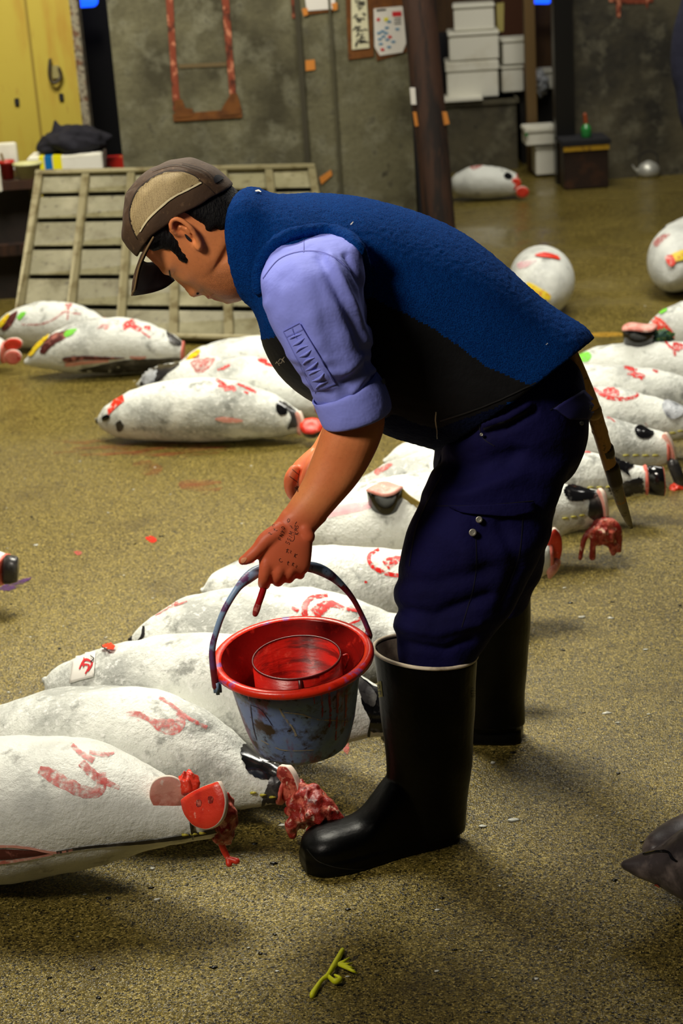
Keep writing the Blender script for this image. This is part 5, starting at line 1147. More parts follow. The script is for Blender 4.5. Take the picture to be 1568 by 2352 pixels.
# cap
def band(v): return interp([(-12, 231), (40, 232), (73, 228), (136, 199), (190, 160), (240, 119)], v)
CAPMESH = [(316, 547), (304, 520), (299.5, 490), (306, 461), (322, 433), (354, 408), (388, 395), (417, 395), (445, 405), (461, 420), (430, 436), (396, 452), (367, 476), (339, 503), (323, 528)]
rings_c = []
def cap_pt(phi, t, off):
    ub = 200
    for _ in range(12):
        p = slice_pt(ub, phi, 0, False); vf, vb = interp(VF, ub), interp(VB, ub); cp = math.cos(phi)
        v = (vf+vb)/2-(vb-vf)/2*math.copysign(abs(cp)**0.85, cp); ub = 0.5*ub+0.5*band(v)
    u = ub+(313-ub)*t
    return slice_pt(u, phi, off, False)
nC = 26
for i in range(nC):
    t = (i/(nC-1))**0.8
    rings_c.append([cap_pt(2*pi*j/96, t, 0.0105+0.006*math.sin(pi*min(1, t*1.2))+0.0012*noise.noise(Vector((math.cos(2*pi*j/96)*3, math.sin(2*pi*j/96)*3, t*5)))) for j in range(96)])
V, Fs = loft(rings_c, False); V.append(sum(rings_c[-1], Vector())/96+ (HP(330, 115)-HP(313, 115))*0.1); ci = len(V)-1
Fs += [((nC-1)*96+j, (nC-1)*96+(j+1) % 96, ci) for j in range(96)]
def capmat(f):
    c = sum((V[q] for q in f), Vector())/len(f); x, y = proj((c.x, YH-abs(c.y-YH), c.z))
    return 1 if inpoly(x, y, CAPMESH) else 0
cap = mk('cap', (V, Fs), [m_capb, m_capm], PE, True, [capmat(f) for f in Fs], solid=0.003)
s = cap.modifiers.new('sub', 'SUBSURF'); s.levels = 1; s.render_levels = 1
BC = bvh_of(cap)
strokes('mesh_border', BC, [[(316, 547, 2), (304, 520, 2), (299.5, 490, 2), (306, 461, 2), (322, 433, 2), (354, 408, 2), (388, 395, 2), (417, 395, 2), (445, 405, 2), (461, 420, 2)]], M('cap_seam', S(44, 30, 18), 0.9), cap, off=0.003)
strokes('mesh_hem', BC, [[(461, 421, 3.5), (430, 437, 4), (396, 454, 4), (367, 478, 4), (339, 506, 4), (323, 531, 3)]], M('cap_hem', S(216, 202, 160), 0.8), cap, off=0.003)
patch('strap_opening', BC, [(489, 412), (492, 406), (500, 404), (512, 411), (508, 414), (498, 420), (490, 422)], m_cloth, cap, off=0.003)
strokes('seam', BC, [[(462, 420, 1.4), (475, 430, 1.6), (488, 444, 1.4)], [(418, 378, 1.4), (455, 388, 1.6), (480, 402, 1.6), (492, 425, 1.4)], [(350, 396, 1.2), (400, 382, 1.4), (450, 392, 1.4), (476, 408, 1.2)]], M('cap_stitch', S(50, 34, 20), 0.9), cap, off=0.0032)
att = [(352, 545, 2.915), (334, 572, 2.935), (323, 590, 2.965), (326, 600, 3.0), (340, 603, 3.03), (362, 598, 3.065), (384, 590, 3.08)]
outr = [(309, 664, 2.925), (303, 678, 2.955), (316, 678, 2.98), (334, 675, 3.01), (354, 670, 3.035), (376, 661, 3.06), (397, 645, 3.08)]
A_ = [atY(*p) for p in cr(att, 19)]; O_ = [atY(*p) for p in cr(outr, 19)]
def brimgrid(o):
    V = []; Fs = []
    for i in range(19):
        for j in range(8):
            f = j/7; V.append(A_[i]*(1-f)+O_[i]*f+Vector((o-0.006*math.sin(pi*f), 0, 0)))
    for i in range(18):
        for j in range(7): Fs.append((i*8+j, i*8+j+1, i*8+8+j+1, i*8+8+j))
    return V, Fs
mk('brim', brimgrid(0), m_capb, cap, solid=0.003)
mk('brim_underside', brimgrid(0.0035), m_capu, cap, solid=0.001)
mk('brim_edge', tube([A_[0]+(O_[0]-A_[0])*f+Vector((-0.006*math.sin(pi*f), -0.001, 0)) for f in (0, 0.3, 0.6, 1.0)]+O_[1:4], 0.0017, n=8), M('brim_binding', S(120, 96, 58), 0.8), cap)

# vest
def seg(x, y, L):
    dm = 1e9
    for (ax_, ay_), (bx_, by_) in zip(L, L[1:]):
        dx, dy = bx_-ax_, by_-ay_; t = max(0, min(1, ((x-ax_)*dx+(y-ay_)*dy)/(dx*dx+dy*dy))); e_ = math.hypot(x-ax_-t*dx, y-ay_-t*dy)
        dm = min(dm, e_)
    return dm
def folds(p, LS, ymax):
    if p.y > ymax: return 0.0
    x, y = proj(p); s_ = 0
    for L, w, a_ in LS:
        q = seg(x, y, L)
        if q < 3*w: s_ += a_*math.exp(-(q/w)**2)
    return s_
SF = [([(735, 590), (790, 700), (838, 800)], 13, -0.007), ([(760, 590), (815, 700), (850, 790)], 9, 0.005), ([(795, 585), (835, 660), (852, 740)], 9, -0.006), ([(845, 800), (856, 860)], 8, -0.004), ([(680, 590), (700, 690), (760, 840)], 22, 0.003),
      ([(850, 830), (790, 880)], 9, -0.005), ([(862, 850), (810, 900)], 8, 0.004), ([(700, 890), (760, 905)], 9, -0.004), ([(640, 640), (625, 720), (650, 800)], 14, -0.003), ([(612, 700), (640, 770), (690, 850)], 12, 0.003)]
TF = [([(1108, 1000), (1160, 985), (1225, 945)], 12, -0.010), ([(1110, 975), (1160, 965), (1215, 930)], 10, 0.006), ([(1010, 1060), (1100, 1070), (1180, 1040)], 16, -0.008), ([(1060, 1120), (1130, 1090), (1200, 1040)], 12, -0.006), ([(985, 1140), (1080, 1130), (1190, 1090)], 18, 0.006),
      ([(920, 1330), (1000, 1340), (1120, 1310)], 18, -0.007), ([(910, 1400), (1000, 1415), (1120, 1370)], 14, -0.009), ([(915, 1440), (1000, 1455), (1100, 1430)], 12, 0.006), ([(930, 1480), (1020, 1495), (1080, 1470)], 10, -0.007), ([(1150, 1200), (1190, 1300), (1150, 1400)], 16, -0.006), ([(1060, 1200), (1080, 1300)], 20, 0.005)]
def vring(s, n=48, p=0.86):
    Yv = 2.995+0.055*max(0.0, min(1.0, (s[0]-590)/160))
    A = atY(s[0], s[1], Yv); B = atY(s[2], s[3], Yv)
    return ring((A+B)/2, (A-B)/2, Vector((s[5], s[4], -s[6])), n, p)
VS = [(640, 515, 640, 620, 0.050, 0.0, 0), (600, 505, 606, 640, 0.054, 0.01, 0), (570, 488, 590, 652, 0.062, 0.018, 0), (553, 464, 582, 672, 0.074, 0.024, 0), (548, 446, 580, 684, 0.087, 0.026, 0), (556, 435, 584, 692, 0.096, 0.024, 0), (576, 432, 590, 702, 0.100, 0.016, 0), (602, 440, 595, 722, 0.106, 0.008, 0), (625, 447, 598, 752, 0.122, 0, 0), (655, 450, 604, 790, 0.152, 0, 0),
      (700, 450, 640, 846, 0.180, 0, 0), (780, 452, 712, 906, 0.190, 0, 0), (870, 463, 800, 948, 0.190, 0, 0), (960, 491, 880, 985, 0.188, 0, 0), (1050, 533, 936, 1006, 0.186, 0, 0.01), (1140, 594, 975, 1022, 0.188, 0, 0.028), (1240, 684, 992, 1030, 0.192, 0, 0.046), (1330, 745, 1000, 1034, 0.196, 0, 0.058), (1358, 778, 1006, 1034, 0.197, 0, 0.060)]
vr = [vring(s) for s in cr(VS, 64)]
def mirpx(c): return proj((c.x, 3.05-abs(c.y-3.05), c.z))
BLK1 = [(590, 782), (610, 778), (640, 772), (760, 780), (780, 960), (730, 935), (668, 900), (630, 852)]
BLK2 = [(780, 640), (838, 672), (880, 697), (930, 720), (990, 752), (1050, 792), (1110, 838), (1160, 862), (1215, 884), (1232, 900), (1100, 950), (1004, 985), (960, 975), (905, 950), (840, 980), (780, 960), (760, 780)]
def vestmat(c):
    if c.x > 0.46: return 0
    x, y = mirpx(c)
    if inpoly(x, y, BLK1) or inpoly(x, y, BLK2): return 1
    if y > 930 and x > 850: return 2
    return 0
def vdisp(p, n):
    m_ = mirpx(p); k = 1.0
    if inpoly(m_[0], m_[1], BLK2) or inpoly(m_[0], m_[1], BLK1): k = 0.15
    q = p+n*k*(0.0010*noise.noise(p*150)+0.0012*noise.noise(p*280))
    return q+n*(0.006*noise.noise(Vector((p.x*6+p.z*5, p.y*5, p.z*6-p.x*5))))
hem = pairloft([(1205, 905, 1240, 870, 2.93, 0.05), (1280, 860, 1300, 760, 2.93, 0.05), (1325, 820, 1350, 770, 2.94, 0.05)])
yoke = pairloft([(600, 640, 640, 520, 2.90, 0.05), (680, 600, 700, 500, 2.875, 0.055), (760, 590, 780, 500, 2.87, 0.055), (840, 640, 880, 540, 2.88, 0.05), (880, 760, 960, 700, 2.90, 0.03)])
vest = fuse('fleece_vest', [loft(vr)], 0.0042, [m_fleece, m_blackpan, m_navyfl], PE, 3, disp=vdisp, facemat=vestmat)
# sleeve
def sd(p, n):
    a = Vector((p.x*4, p.y*10, p.z*4)); d = (p.z*0.95-p.x*0.3)
    return p+n*(folds(p, SF, 2.84)+0.005*noise.noise(Vector((p.x*24+p.z*4, p.y*12, p.z*5)))+0.006*math.exp(-((proj(p)[1]-870)/55)**2)*noise.noise(Vector((p.x*10, 0, p.z*55)))+0.0022*noise.noise(p*30))
sleeve = fuse('shirt_sleeve', [pairloft([(640, 560, 800, 528, 2.90, 0.06), (612, 606, 822, 552, 2.86, 0.085), (600, 650, 834, 606, 2.83, 0.095), (606, 702, 842, 668, 2.815, 0.093), (624, 757, 850, 735, 2.81, 0.09), (661, 820, 856, 800, 2.80, 0.080), (706, 886, 862, 850, 2.80, 0.068), (736, 938, 874, 888, 2.80, 0.060)], n=36)], 0.0040, m_shirt, PE, 4, disp=sd)
BS = bvh_of(sleeve)
cuffp = [(718, 922, 860, 856, 2.80, 0.060), (721, 926, 868, 862, 2.80, 0.066), (726, 938, 882, 884, 2.80, 0.069), (733, 956, 892, 908, 2.80, 0.071), (741, 974, 897, 930, 2.80, 0.070), (746, 975, 892, 934, 2.80, 0.064), (744, 960, 884, 918, 2.80, 0.058)]
mk('rolled_cuff', pairloft(cuffp, n=40, m=26, cap=False), m_shirt, sleeve, solid=0.003)
patch('arm_pocket', BS, [(654, 760), (690, 741), (770, 880), (722, 897)], m_shirt, sleeve, off=0.0025, sharp=True, jit=0, rings=10)
PB = [[(654, 760, 1.6), (672, 750, 1.6), (690, 741, 1.6)], [(690, 741, 1.6), (730, 811, 1.6), (770, 880, 1.6)], [(654, 760, 1.6), (688, 830, 1.6), (722, 897, 1.6)], [(722, 897, 1.6), (746, 889, 1.6), (770, 880, 1.6)], [(660, 772, 1.2), (680, 763, 1.2), (698, 754, 1.2)], [(672, 750, 1.2), (676, 762, 1.2), (683, 775, 1.2)]]
strokes('pocket_stitching', BS, PB, M('shirt_seam', S(98, 104, 186), 0.8), sleeve, off=0.0035, jit=0.0)
for i in range(9):
    f = (i+0.5)/9; x, y = 676+ (742-676)*f, 765+(886-765)*f
    mk('pocket_pucker', tube([cast(BS, x-12, y+6+(i%3)*2, 0.0024), cast(BS, x-4+(i*5)%9, y, 0.0034), cast(BS, x+13, y-5-(i%2)*4, 0.0024)], [0.001, 0.0022+0.0006*(i%2), 0.001], n=8, m=8), m_shirt, sleeve)
strokes('shoulder_seam', BS, [[(604, 640, 1.8), (640, 596, 1.8), (690, 578, 1.8), (740, 580, 1.8), (780, 600, 1.8), (822, 640, 1.8)], [(697, 548, 1.6), (698, 565, 1.6), (697, 580, 1.6)]], M('shirt_seam_dark', S(92, 96, 178), 0.8), sleeve, off=0.001, jit=0)
patch('cuff_button', bvh_of(sleeve), [(862, 880), (866, 876), (870, 880), (866, 885)], m_button, sleeve, off=0.012)
# fleece border around the armhole
allb = bvh_of(vest, sleeve)
AH = [(594, 664), (594, 620), (606, 586), (640, 552), (690, 533), (745, 528), (795, 540), (824, 572), (838, 620), (842, 672)]
pts = []
for x, y in cr(AH, 40):
    h = cast(bvh_of(vest) if False else allb, x, y, 0.0)
    if h is None: h = pts[-1] if pts else atY(x, y, 2.86)
    pts.append(h)
for _ in range(4): pts = [pts[0]]+[(pts[i-1]+pts[i]*2+pts[i+1])/4 for i in range(1, len(pts)-1)]+[pts[-1]]
fuse('armhole_border', [tube(pts, [0.012]*len(pts), n=14, m=80)], 0.003, m_fleece, vest, 1, disp=lambda p, n: p+n*(0.002*noise.noise(p*140)))
BV = bvh_of(vest)
strokes('printed_letters', BV, [[(634, 834, 1.6), (638, 828, 1.6)], [(636, 831, 1.6), (640, 832, 1.6), (643, 838, 1.6)], [(641, 829, 1.6), (644, 823, 1.6), (649, 824, 1.6), (648, 831, 1.6), (643, 832, 1.6)], [(649, 822, 1.6), (654, 830, 1.6)], [(650, 823, 1.6), (654, 817, 1.6)]], M('grey_print', S(150, 140, 120), 0.6), vest, off=0.002)
strokes('zip_edge', BV, [[(1001, 944, 2.5), (1000, 965, 3), (1003, 985, 2.5), (1004, 1005, 2)]], m_button, vest, off=0.003)
strokes('lint_fleck', BV, [[(804, 519, 2), (807, 516, 3), (809, 512, 1.5)], [(585, 442, 3), (592, 441, 4), (598, 444, 2)], [(1252, 793, 2), (1256, 790, 2.4)]], m_paper, vest, off=0.003)
strokes('lower_seam', BV, [[(1230, 878, 3), (1160, 912, 3), (1090, 940, 3), (1010, 966, 3)]], M('grey_seam', S(26, 26, 26), 0.6), vest, off=0.002)

# trousers
def td(p, n):
    return p+n*(folds(p, TF, 3.0)+0.007*noise.noise(Vector((p.x*5+p.z*9, p.y*6, p.z*13-p.x*4)))+0.005*noise.noise(Vector((p.x*14, p.y*12, p.z*24))))
pelv = pairloft([(1130, 740, 1080, 960, 3.05, 0.15), (1240, 770, 1010, 1000, 3.05, 0.18), (1320, 835, 1004, 1030, 3.05, 0.185), (1346, 930, 1000, 1040, 3.05, 0.185), (1340, 1010, 1002, 1080, 3.05, 0.175), (1300, 1080, 1010, 1110, 3.05, 0.15)], n=40, p=0.85)
nl = pairloft([(1012, 1000, 1340, 960, 2.98, 0.10), (1004, 1060, 1322, 1040, 2.96, 0.105), (972, 1140, 1288, 1130, 2.94, 0.100), (938, 1220, 1262, 1220, 2.92, 0.095), (916, 1300, 1228, 1310, 2.91, 0.088), (908, 1380, 1180, 1390, 2.90, 0.078), (906, 1440, 1130, 1450, 2.90, 0.070), (914, 1500, 1094, 1512, 2.90, 0.062), (925, 1560, 1078, 1565, 2.90, 0.054), (930, 1610, 1070, 1615, 2.90, 0.048)], n=36)
flg = pairloft([(1070, 960, 1336, 980, 3.12, 0.10), (1050, 1080, 1300, 1080, 3.17, 0.098), (1050, 1200, 1270, 1190, 3.22, 0.088), (1060, 1300, 1246, 1290, 3.26, 0.078), (1080, 1380, 1212, 1370, 3.28, 0.065), (1090, 1440, 1196, 1440, 3.285, 0.055), (1095, 1500, 1190, 1500, 3.285, 0.05)], n=32)
trousers = fuse('trousers', [pelv, nl, flg], 0.0055, m_navy, PE, 5, disp=td)
BT = bvh_of(trousers)
allT = bvh_of(trousers, vest)
m_seamn = M('navy_seam', S(8, 7, 30), 0.9)
patch('hip_pocket_flap', BT, [(1264, 939), (1328, 898), (1358, 930), (1340, 963), (1300, 964), (1290, 958)], M('flap_twill', S(28, 26, 92), 0.8), trousers, off=0.010, sharp=True, jit=0, solid=0.004)
patch('cargo_pocket_flap', BT, [(1032, 1162), (1224, 1152), (1228, 1172), (1180, 1184), (1060, 1178)], m_navy, trousers, off=0.006, sharp=True, jit=0, solid=0.004)
strokes('seam', BT, [[(1262, 942, 2), (1295, 920, 2), (1330, 897, 2)], [(1112, 945, 2), (1102, 975, 2), (1108, 1005, 2), (1135, 1024, 2)], [(1110, 985, 5), (1160, 968, 6), (1210, 945, 5)], [(1000, 1162, 2), (1110, 1160, 2), (1224, 1150, 2)], [(1092, 1230, 2), (1090, 1330, 2), (1060, 1440, 2)], [(1015, 1090, 3), (960, 1200, 3), (940, 1300, 2)], [(1200, 1180, 2), (1190, 1280, 2), (1150, 1380, 2)]], m_seamn, trousers, off=0.001, jit=0)
def button(x, y, r, tgt=BT, par=trousers, off=0.008):
    h = cast(tgt, x, y, off)
    if h is None: return
    d = (EYE-h).normalized(); a = d.cross(Vector((0, 0, 1))).normalized(); b = a.cross(d)
    sc = (h-EYE).dot(FWD)/F*r
    mk('snap_button', loft([ring(h+d*q, a*sc*w, b*sc*w, 16) for q, w in ((-0.002, 1.0), (0.001, 1.0), (0.002, 0.8), (0.001, 0.5), (0.0012, 0.2))]), m_button, par)
button(1339, 938, 7); button(1101, 1192, 8); button(1083, 1223, 9); button(1105, 992, 4); button(1326, 972, 5)

# boots
def rim_boot(name, SP, H_, T_, label, Yr):
    sh = pairloft(SP, n=40, m=60, p=0.95)
    ax = (T_-H_); L = ax.length; ax.normalize(); sd_ = Vector((-ax.y, ax.x, 0)); rs = []
    for s_, hw, h in cr([(-0.018, 0.016, 0.045), (-0.008, 0.030, 0.075), (0.02, 0.037, 0.115), (0.07, 0.041, 0.165), (0.115, 0.043, 0.150), (0.145, 0.046, 0.118), (0.17, 0.048, 0.092), (0.20, 0.052, 0.077), (0.25, 0.055, 0.074), (0.28, 0.050, 0.069), (0.300, 0.038, 0.058), (0.310, 0.018, 0.044)], 40):
        c = H_+ax*s_*L/0.29; r_ = []
        for j in range(32):
            a = 2*pi*j/32; ca, sa = math.cos(a), math.sin(a)
            z = h/2+h/2*math.copysign(abs(sa)**0.8, sa); w = hw*math.copysign(abs(ca)**0.75, ca)
            if sa < 0: z = h/2-h/2*abs(sa)**0.45; w = hw*math.copysign(abs(ca)**0.5, ca)
            r_.append(c+sd_*w+Vector((0, 0, z+0.001)))
        rs.append(r_)
    sole = []
    for s_, hw in cr([(-0.020, 0.022), (0.0, 0.036), (0.05, 0.041), (0.11, 0.042), (0.18, 0.052), (0.24, 0.057), (0.288, 0.048), (0.312, 0.024)], 26):
        c = H_+ax*s_*L/0.29; sole.append([c+sd_*hw*w+Vector((0, 0, z)) for w, z in ((1, 0.001), (1.02, 0.008), (1.02, 0.018), (1, 0.026), (-1, 0.026), (-1.02, 0.018), (-1.02, 0.008), (-1, 0.001))])
    b = fuse(name, [sh, loft(rs), loft(sole)], 0.0032, m_rubber, PE, 5, disp=lambda p, n: Vector((p.x, p.y, max(p.z, 0.0008)))+n*(0.003*noise.noise(Vector((p.x*7, p.y*7, p.z*12))) if p.z > 0.03 else 0))
    if label: b['label'] = label
    return b
YN = 2.90
SPn = [(888, 1905, 1068, 1905, YN, 0.040), (886, 1830, 1074, 1835, YN, 0.048), (886, 1740, 1084, 1745, YN, 0.060), (876, 1650, 1090, 1655, YN, 0.068), (866, 1570, 1093, 1585, YN, 0.074), (857, 1505, 1097, 1520, YN, 0.078), (855, 1490, 1096, 1505, YN, 0.078), (861, 1490, 1090, 1504, YN, 0.073), (868, 1520, 1088, 1530, YN, 0.070), (882, 1610, 1082, 1615, YN, 0.062), (890, 1660, 1076, 1665, YN, 0.055)]
nb = rim_boot('rubber_boot', SPn, Vector((0.160, 2.915, 0)), Vector((-0.096, 2.838, 0)), 'near black rubber boot', YN)
A = atY(856, 1491, YN); B = atY(1096, 1505, YN); C_ = (A+B)/2
rp = [C_+(A-B)/2*math.cos(2*pi*j/48)*0.985+Vector((0, 0.0765*math.sin(2*pi*j/48), 0))+Vector((0, 0, 0.002)) for j in range(49)]
mk('rim_edge', tube(rp, 0.0036, n=10, m=96), m_lining, nb)
li = [ring(C_+Vector((0, 0, -0.002))*1, (A-B)/2*0.955, Vector((0, 0.0715, 0)), 48), ring(atY(976, 1560, YN), (atY(872, 1560, YN)-atY(1082, 1566, YN))/2*0.97, Vector((0, 0.066, 0)), 48), ring(atY(978, 1610, YN), (atY(882, 1610, YN)-atY(1078, 1616, YN))/2*0.94, Vector((0, 0.060, 0)), 48)]
mk('boot_lining', loft(li, False), m_lining, nb)
BN = bvh_of(nb)
patch('side_label', BN, [(864, 1566), (876, 1564), (880, 1600), (868, 1602)], m_label, nb, off=0.001, sharp=True, jit=0)
strokes('label_print', BN, [[(867, 1574, 1.4), (873, 1573, 1.4), (873, 1580, 1.4), (868, 1581, 1.4)], [(870, 1588, 1.4), (876, 1587, 1.4), (876, 1595, 1.4)]], m_ink, nb, off=0.002)
strokes('label_print', BN, [[(1082, 1582, 1.4), (1088, 1580, 1.4)], [(1082, 1588, 1.4), (1089, 1586, 1.4)], [(1083, 1594, 1.4), (1089, 1592, 1.4)], [(1083, 1600, 1.2), (1089, 1598, 1.2)], [(1083, 1584, 1.2), (1084, 1602, 1.2)]], M('grey_label_print', S(84, 84, 78), 0.6), nb, off=0.001)
strokes('sole_seam', BN, [[(705, 1950, 2), (735, 1980, 2), (800, 1996, 2), (900, 1992, 2), (1000, 1972, 2), (1075, 1950, 2)]], M('sole_line', S(24, 24, 24), 0.4), nb, off=0.001)
YF = 3.29
SPf = [(1050, 1660, 1206, 1660, YF, 0.040), (1045, 1600, 1204, 1598, YF, 0.048), (1030, 1520, 1212, 1515, YF, 0.062), (1015, 1430, 1217, 1425, YF, 0.072), (1010, 1375, 1218, 1372, YF, 0.076), (1010, 1362, 1216, 1360, YF, 0.076), (1016, 1362, 1211, 1361, YF, 0.071), (1030, 1450, 1200, 1450, YF, 0.060), (1040, 1500, 1196, 1500, YF, 0.054)]
rim_boot('rubber_boot', SPf, Vector((0.332, 3.300, 0)), Vector((0.075, 3.360, 0)), 'far black rubber boot, half hidden', YF)

# ================================================================ BUCKET, BRUSH, POLE
YBk = 2.745
rc_, bc_ = atY(672, 1503, YBk), atY(693, 1698, YBk+0.014)
ax = (rc_-bc_); hgt = ax.length; ax.normalize()
e1 = (atY(853, 1484, YBk)-atY(491, 1512, YBk)); e1 = (e1-ax*e1.dot(ax)).normalized(); e2 = ax.cross(e1).normalized()
if e2.y > 0: e2 = -e2      # e2 points to the camera
RR, RB = 0.1385, 0.087
BK = empty('bucket', bc_, "stained blue plastic bucket with a red paint-covered rim in the man's hand", 'bucket')
def bring(h, r, n=56, wob=0.0): return [bc_+ax*h+(e1*math.cos(2*pi*j/n)+e2*math.sin(2*pi*j/n))*r*(1+wob*math.sin(2*(2*pi*j/n)+0.6)) for j in range(n)]
def brr(h): return RB+(RR-0.019-RB)*(max(h, 0)/hgt)**0.85
HT = hgt
mk('pail_body', loft([bring(-0.004, 0.05), bring(-0.004, RB*0.88), bring(0.001, RB*0.97), bring(0.008, RB), bring(HT*0.25, brr(HT*0.25)), bring(HT*0.5, brr(HT*0.5)), bring(HT*0.75, brr(HT*0.75)), bring(HT-0.006, RR-0.013), bring(HT-0.006, RR-0.018), bring(HT*0.5, brr(HT*0.5)-0.005), bring(0.01, RB-0.005), bring(0.008, 0.02)]), m_pail, BK)
mk('pail_interior', loft([bring(HT+0.002, RR-0.015), bring(HT*0.75, brr(HT*0.75)-0.007), bring(HT*0.4, brr(HT*0.4)-0.007), bring(0.014, RB-0.008), bring(0.013, 0.01)], False), m_pailin, BK)
mk('rim', loft([bring(HT-0.010, RR-0.016, wob=0.004), bring(HT-0.012, RR-0.004, wob=0.006), bring(HT-0.008, RR+0.001, wob=0.006), bring(HT-0.001, RR+0.001, wob=0.006), bring(HT+0.003, RR-0.003, wob=0.006), bring(HT+0.0035, RR-0.009, wob=0.006), bring(HT+0.001, RR-0.015, wob=0.004), bring(HT-0.008, RR-0.018, wob=0.004)], False), m_pailrim, BK)
BP = bvh_of(bpy.data.objects['pail_body'])
strokes('scratch', BP, [[(640, 1625, 2.5), (655, 1650, 5), (672, 1672, 4), (680, 1690, 5)], [(652, 1636, 2), (690, 1640, 3), (730, 1652, 3), (800, 1656, 2)], [(600, 1700, 2), (650, 1722, 2.5), (720, 1722, 2.5)]], M('pale_scratch', S(184, 170, 142), 0.5, alpha=('N', 60, 0.35, 0.5, 0.8)), bpy.data.objects['pail_body'], off=0.0008, jit=0.4)
strokes('dark_scribble', BP, [[(575, 1620, 1.5), (582, 1670, 2), (590, 1700, 1.5)], [(574, 1618, 1.5), (600, 1630, 2), (625, 1665, 1.5)]], M('dark_scribble', S(40, 30, 60), 0.5), bpy.data.objects['pail_body'], off=0.0008, jit=0.3)
strokes('red_drip', BP, [[(738, 1596, 5), (740, 1630, 4), (739, 1650, 2)], [(755, 1590, 5), (758, 1640, 5), (755, 1670, 3)], [(776, 1585, 6), (774, 1630, 5), (770, 1700, 3)], [(795, 1575, 5), (793, 1640, 4), (790, 1668, 2)], [(720, 1598, 3), (722, 1616, 2)], [(570, 1590, 4), (572, 1610, 2)]], M('red_drip', S(160, 14, 30), 0.35, alpha=('N', 60, 0.32, 0.5, 0.9)), bpy.data.objects['pail_body'], off=0.0008, jit=0.4)
# handle
al = 0.40; HL = bc_+ax*(HT-0.018)+(-e1*math.cos(al)+e2*math.sin(al))*(RR+0.006); HR = bc_+ax*(HT-0.010)+(e1*math.cos(al)-e2*math.sin(al))*(RR+0.006)
yl, yr = HL.y, HR.y
def hp(x, y, f): return atY(x, y, yl+(yr-yl)*f)
GY = 2.757
path = [HL, hp(487, 1500, 0.0), hp(497, 1450, 0.03), hp(515, 1402, 0.08), hp(545, 1352, 0.2), atY(572, 1325, 2.735), atY(600, 1309, 2.750), atY(650, 1299, GY), atY(705, 1301, GY), atY(740, 1311, 2.762), hp(775, 1335, 0.78), hp(808, 1372, 0.9), hp(833, 1418, 0.96), hp(848, 1455, 1.0), HR]
bail = empty
hd_ = mk('handle', tube(path, [0.0062, 0.0056, 0.0052, 0.0054, 0.0062, 0.0100, 0.0100, 0.0088, 0.0092, 0.0098, 0.0068, 0.0048, 0.0046, 0.0048, 0.006], n=12, m=90, flat=1.0), [m_bail, m_bailred], BK)
V0 = [v.co for v in hd_.data.vertices]
hd_.data.polygons.foreach_set('material_index', [1 if (proj(p.center)[1] > 1345 and proj(p.center)[0] > 700) or proj(p.center)[1] > 1500 else 0 for p in hd_.data.polygons])
for C0, nm in ((HL, 'handle_lug'), (HR, 'handle_lug')):
    mk(nm, box(C0-(C0-rc_).normalized()*0.003+ax*(-0.002), 0.014, 0.014, 0.028, bev=0.004), m_bailred if C0 is HR else m_bail, BK)
# paint can standing inside
CAN = empty('paint_can', bc_+ax*0.02, 'round open metal can coated in red paint, standing inside the bucket', 'can')
cc_ = bc_+ax*0.016+e1*0.006+e2*0.004
def cring(h, r, n=48): return [cc_+ax*h+(e1*math.cos(2*pi*j/n)+e2*math.sin(2*pi*j/n))*r for j in range(n)]
CH = hgt-0.016-0.004; CR = 0.0765
mk('can_wall', loft([cring(0, CR), cring(CH, CR), cring(CH, CR-0.002), cring(0.0, CR-0.003)], True), m_can, CAN)
mk('can_paint', loft([cring(CH*0.45, CR-0.0025), cring(CH*0.452, CR*0.4)]), m_pailin, CAN)
mk('can_edge', tube([cc_+ax*CH+(e1*math.cos(2*pi*j/40)+e2*math.sin(2*pi*j/40))*(CR-0.0005) for j in range(41)], 0.0019, n=8, m=90), m_canedge, CAN)
mk('can_seam', box(cc_+ax*(CH-0.02)+e2*(CR+0.0005)+e1*0.005, 0.007, 0.003, 0.035), m_canedge, CAN)
w0 = cc_+ax*(CH-0.006)+e1*CR
mk('wire_loop', tube([w0, w0+e1*0.010+ax*0.003, w0+e1*0.013-ax*0.004, w0+e1*0.006-ax*0.022+e2*0.004, w0+e1*0.004-ax*0.028], 0.0018, n=8, m=30), m_can, CAN)
# brush with red handle in the fingers
br_ = empty('paint_brush', atY(608, 1345, 2.735), "short red stick brush under the index finger, above the bucket", 'brush')
mk('brush_handle', tube([atY(612, 1318, 2.742), atY(604, 1355, 2.735), atY(593, 1388, 2.728)], [0.0052, 0.0058, 0.0056], n=14), M('red_stick', S(158, 14, 22), 0.25, layers=[('N', 50, 0.5, 0.7, S(110, 8, 14))]), br_)
mk('brush_tip', tube([atY(593, 1388, 2.728), atY(589, 1400, 2.726), atY(586, 1410, 2.725)], [0.0057, 0.0060, 0.0050], n=14), M('pinkish_tip', S(150, 44, 44), 0.3, layers=[('N', 90, 0.5, 0.6, S(196, 110, 100))]), br_)
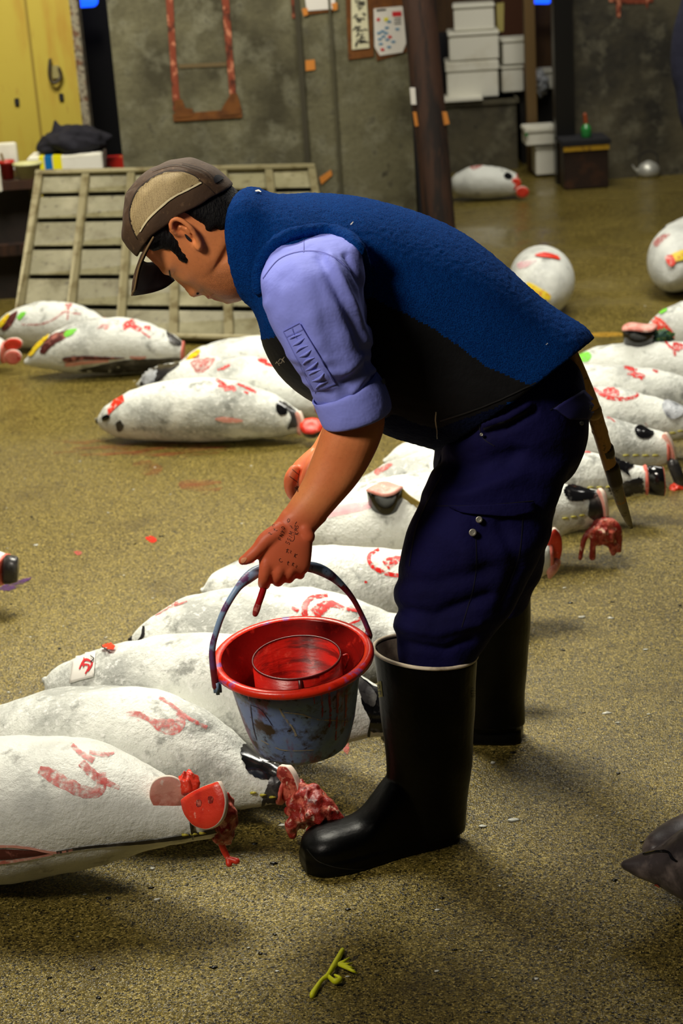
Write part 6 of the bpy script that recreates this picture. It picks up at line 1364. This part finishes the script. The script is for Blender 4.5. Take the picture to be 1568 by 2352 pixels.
# bamboo pole tucked at his back
YPo = 3.02
po = empty('bamboo_pole', atY(1447, 1208, YPo+0.3), "weathered bamboo pole with dark tape wraps tucked behind the man", 'pole')
P = [(1300, 790, 3.04), (1330, 860, 3.06), (1360, 935, 3.10), (1380, 1000, 3.13), (1405, 1085, 3.17), (1425, 1150, 3.20), (1440, 1190, 3.22), (1449, 1210, 3.23)]
W3 = [atY(*p) for p in P]
mk('cane', tube(W3[:6], [0.0130, 0.0142, 0.0144, 0.0140, 0.0132, 0.0112], n=16), m_bamboo, po)
mk('cane_end', tube(W3[4:], [0.0134, 0.0112, 0.0076, 0.0044], n=14), m_tip, po)
for a_, b_, mm in (((1375, 985, 3.125), (1380, 996, 3.13), m_bamboo), ((1391, 1030, 3.145), (1395, 1042, 3.15), m_wrap), ((1404, 1072, 3.163), (1413, 1108, 3.18), m_wrap)):
    mk('tape_wrap', tube([atY(*a_), atY(*b_)], [0.0150, 0.0142], n=16), mm, po)
mk('string_wrap', tube([atY(1362, 940, 3.10), atY(1364, 948, 3.10)], [0.0152, 0.0152], n=16), M('pale_string', S(190, 150, 84), 0.6), po)

# second person, mostly outside the photo on the right
q = atZ(1740, 640, 0.0)
PX = atY(1690, 200, 8.6); gx = PX.x
E2 = empty('person', Vector((gx, 8.6, 0)), "person in a dark navy jacket standing by the sooty wall, barely in view", 'person')
def tz(x, y, z): return Vector((gx+x, 8.6+y, z))
SC2 = 1.0
zc = atY(1550, 130, 8.6).z
xl2 = atY(1539, 150, 8.6).x-gx
legs = [tube([tz(sx, 0, 0.10), tz(sx, 0, 0.5), tz(sx*0.9, 0, 0.9)], [0.05, 0.065, 0.09]) for sx in (-0.1, 0.1)]
bd2 = fuse('body', legs+[tube([tz(0, 0, 0.85), tz(0, 0, 1.1), tz(0, 0, 1.4)], [0.14, 0.14, 0.15]), tube([tz(0, 0, 1.4), tz(0, 0, 1.55)], [0.055, 0.05]), blob(tz(0, 0, 1.66), (0.075, 0.095, 0.115), 1, 0.02),
    tube([tz(xl2+0.12, 0, atY(1545, 60, 8.6).z+0.10), tz(xl2+0.08, -0.02, atY(1545, 60, 8.6).z-0.06), tz(xl2+0.075, -0.03, zc-0.2), tz(xl2+0.10, -0.08, atY(1560, 285, 8.6).z)], [0.045, 0.045, 0.04, 0.03]), tube([tz(xl2+0.12, 0, atY(1545, 60, 8.6).z+0.08), tz(-0.12, 0, 1.35)], [0.045, 0.07]), tube([tz(0.17, 0, 1.42), tz(0.25, -0.02, 1.15), tz(0.24, -0.1, 0.9)], [0.05, 0.045, 0.03]),
    tube([tz(xl2+0.10, -0.08, atY(1560, 285, 8.6).z), tz(xl2+0.13, -0.10, atY(1560, 285, 8.6).z-0.10)], [0.034, 0.024])], 0.012, m_skin, E2, 2)
z1, z2 = atY(1545, 60, 8.6).z, atY(1560, 285, 8.6).z
fuse('jacket', [tube([tz(0, 0, 0.72), tz(0, 0, 1.0), tz(0, 0, 1.3), tz(0, 0, 1.46)], [0.20, 0.19, 0.20, 0.12], flat=0.8),
    tube([tz(xl2+0.12, 0, z1+0.12), tz(xl2+0.08, -0.02, z1-0.06), tz(xl2+0.075, -0.03, (z1+z2)/2), tz(xl2+0.10, -0.08, z2-0.02)], [0.07, 0.075, 0.072, 0.055]), tube([tz(xl2+0.12, 0, z1+0.1), tz(-0.12, 0, 1.35)], [0.07, 0.1])], 0.012, m_jacket, E2, 3, disp=lambda p, n: p+n*0.008*noise.noise(p*9))
fuse('trousers', [tube([tz(sx, 0, 0.08), tz(sx, 0, 0.5), tz(sx*0.9, 0, 0.9)], [0.075, 0.085, 0.11]) for sx in (-0.1, 0.1)], 0.012, m_navy, E2, 3)
for sx in (-0.1, 0.1): mk('boot', tube([tz(sx, 0.05, 0.05), tz(sx, -0.16, 0.045)], [0.052, 0.045], n=14), m_rubber, E2)
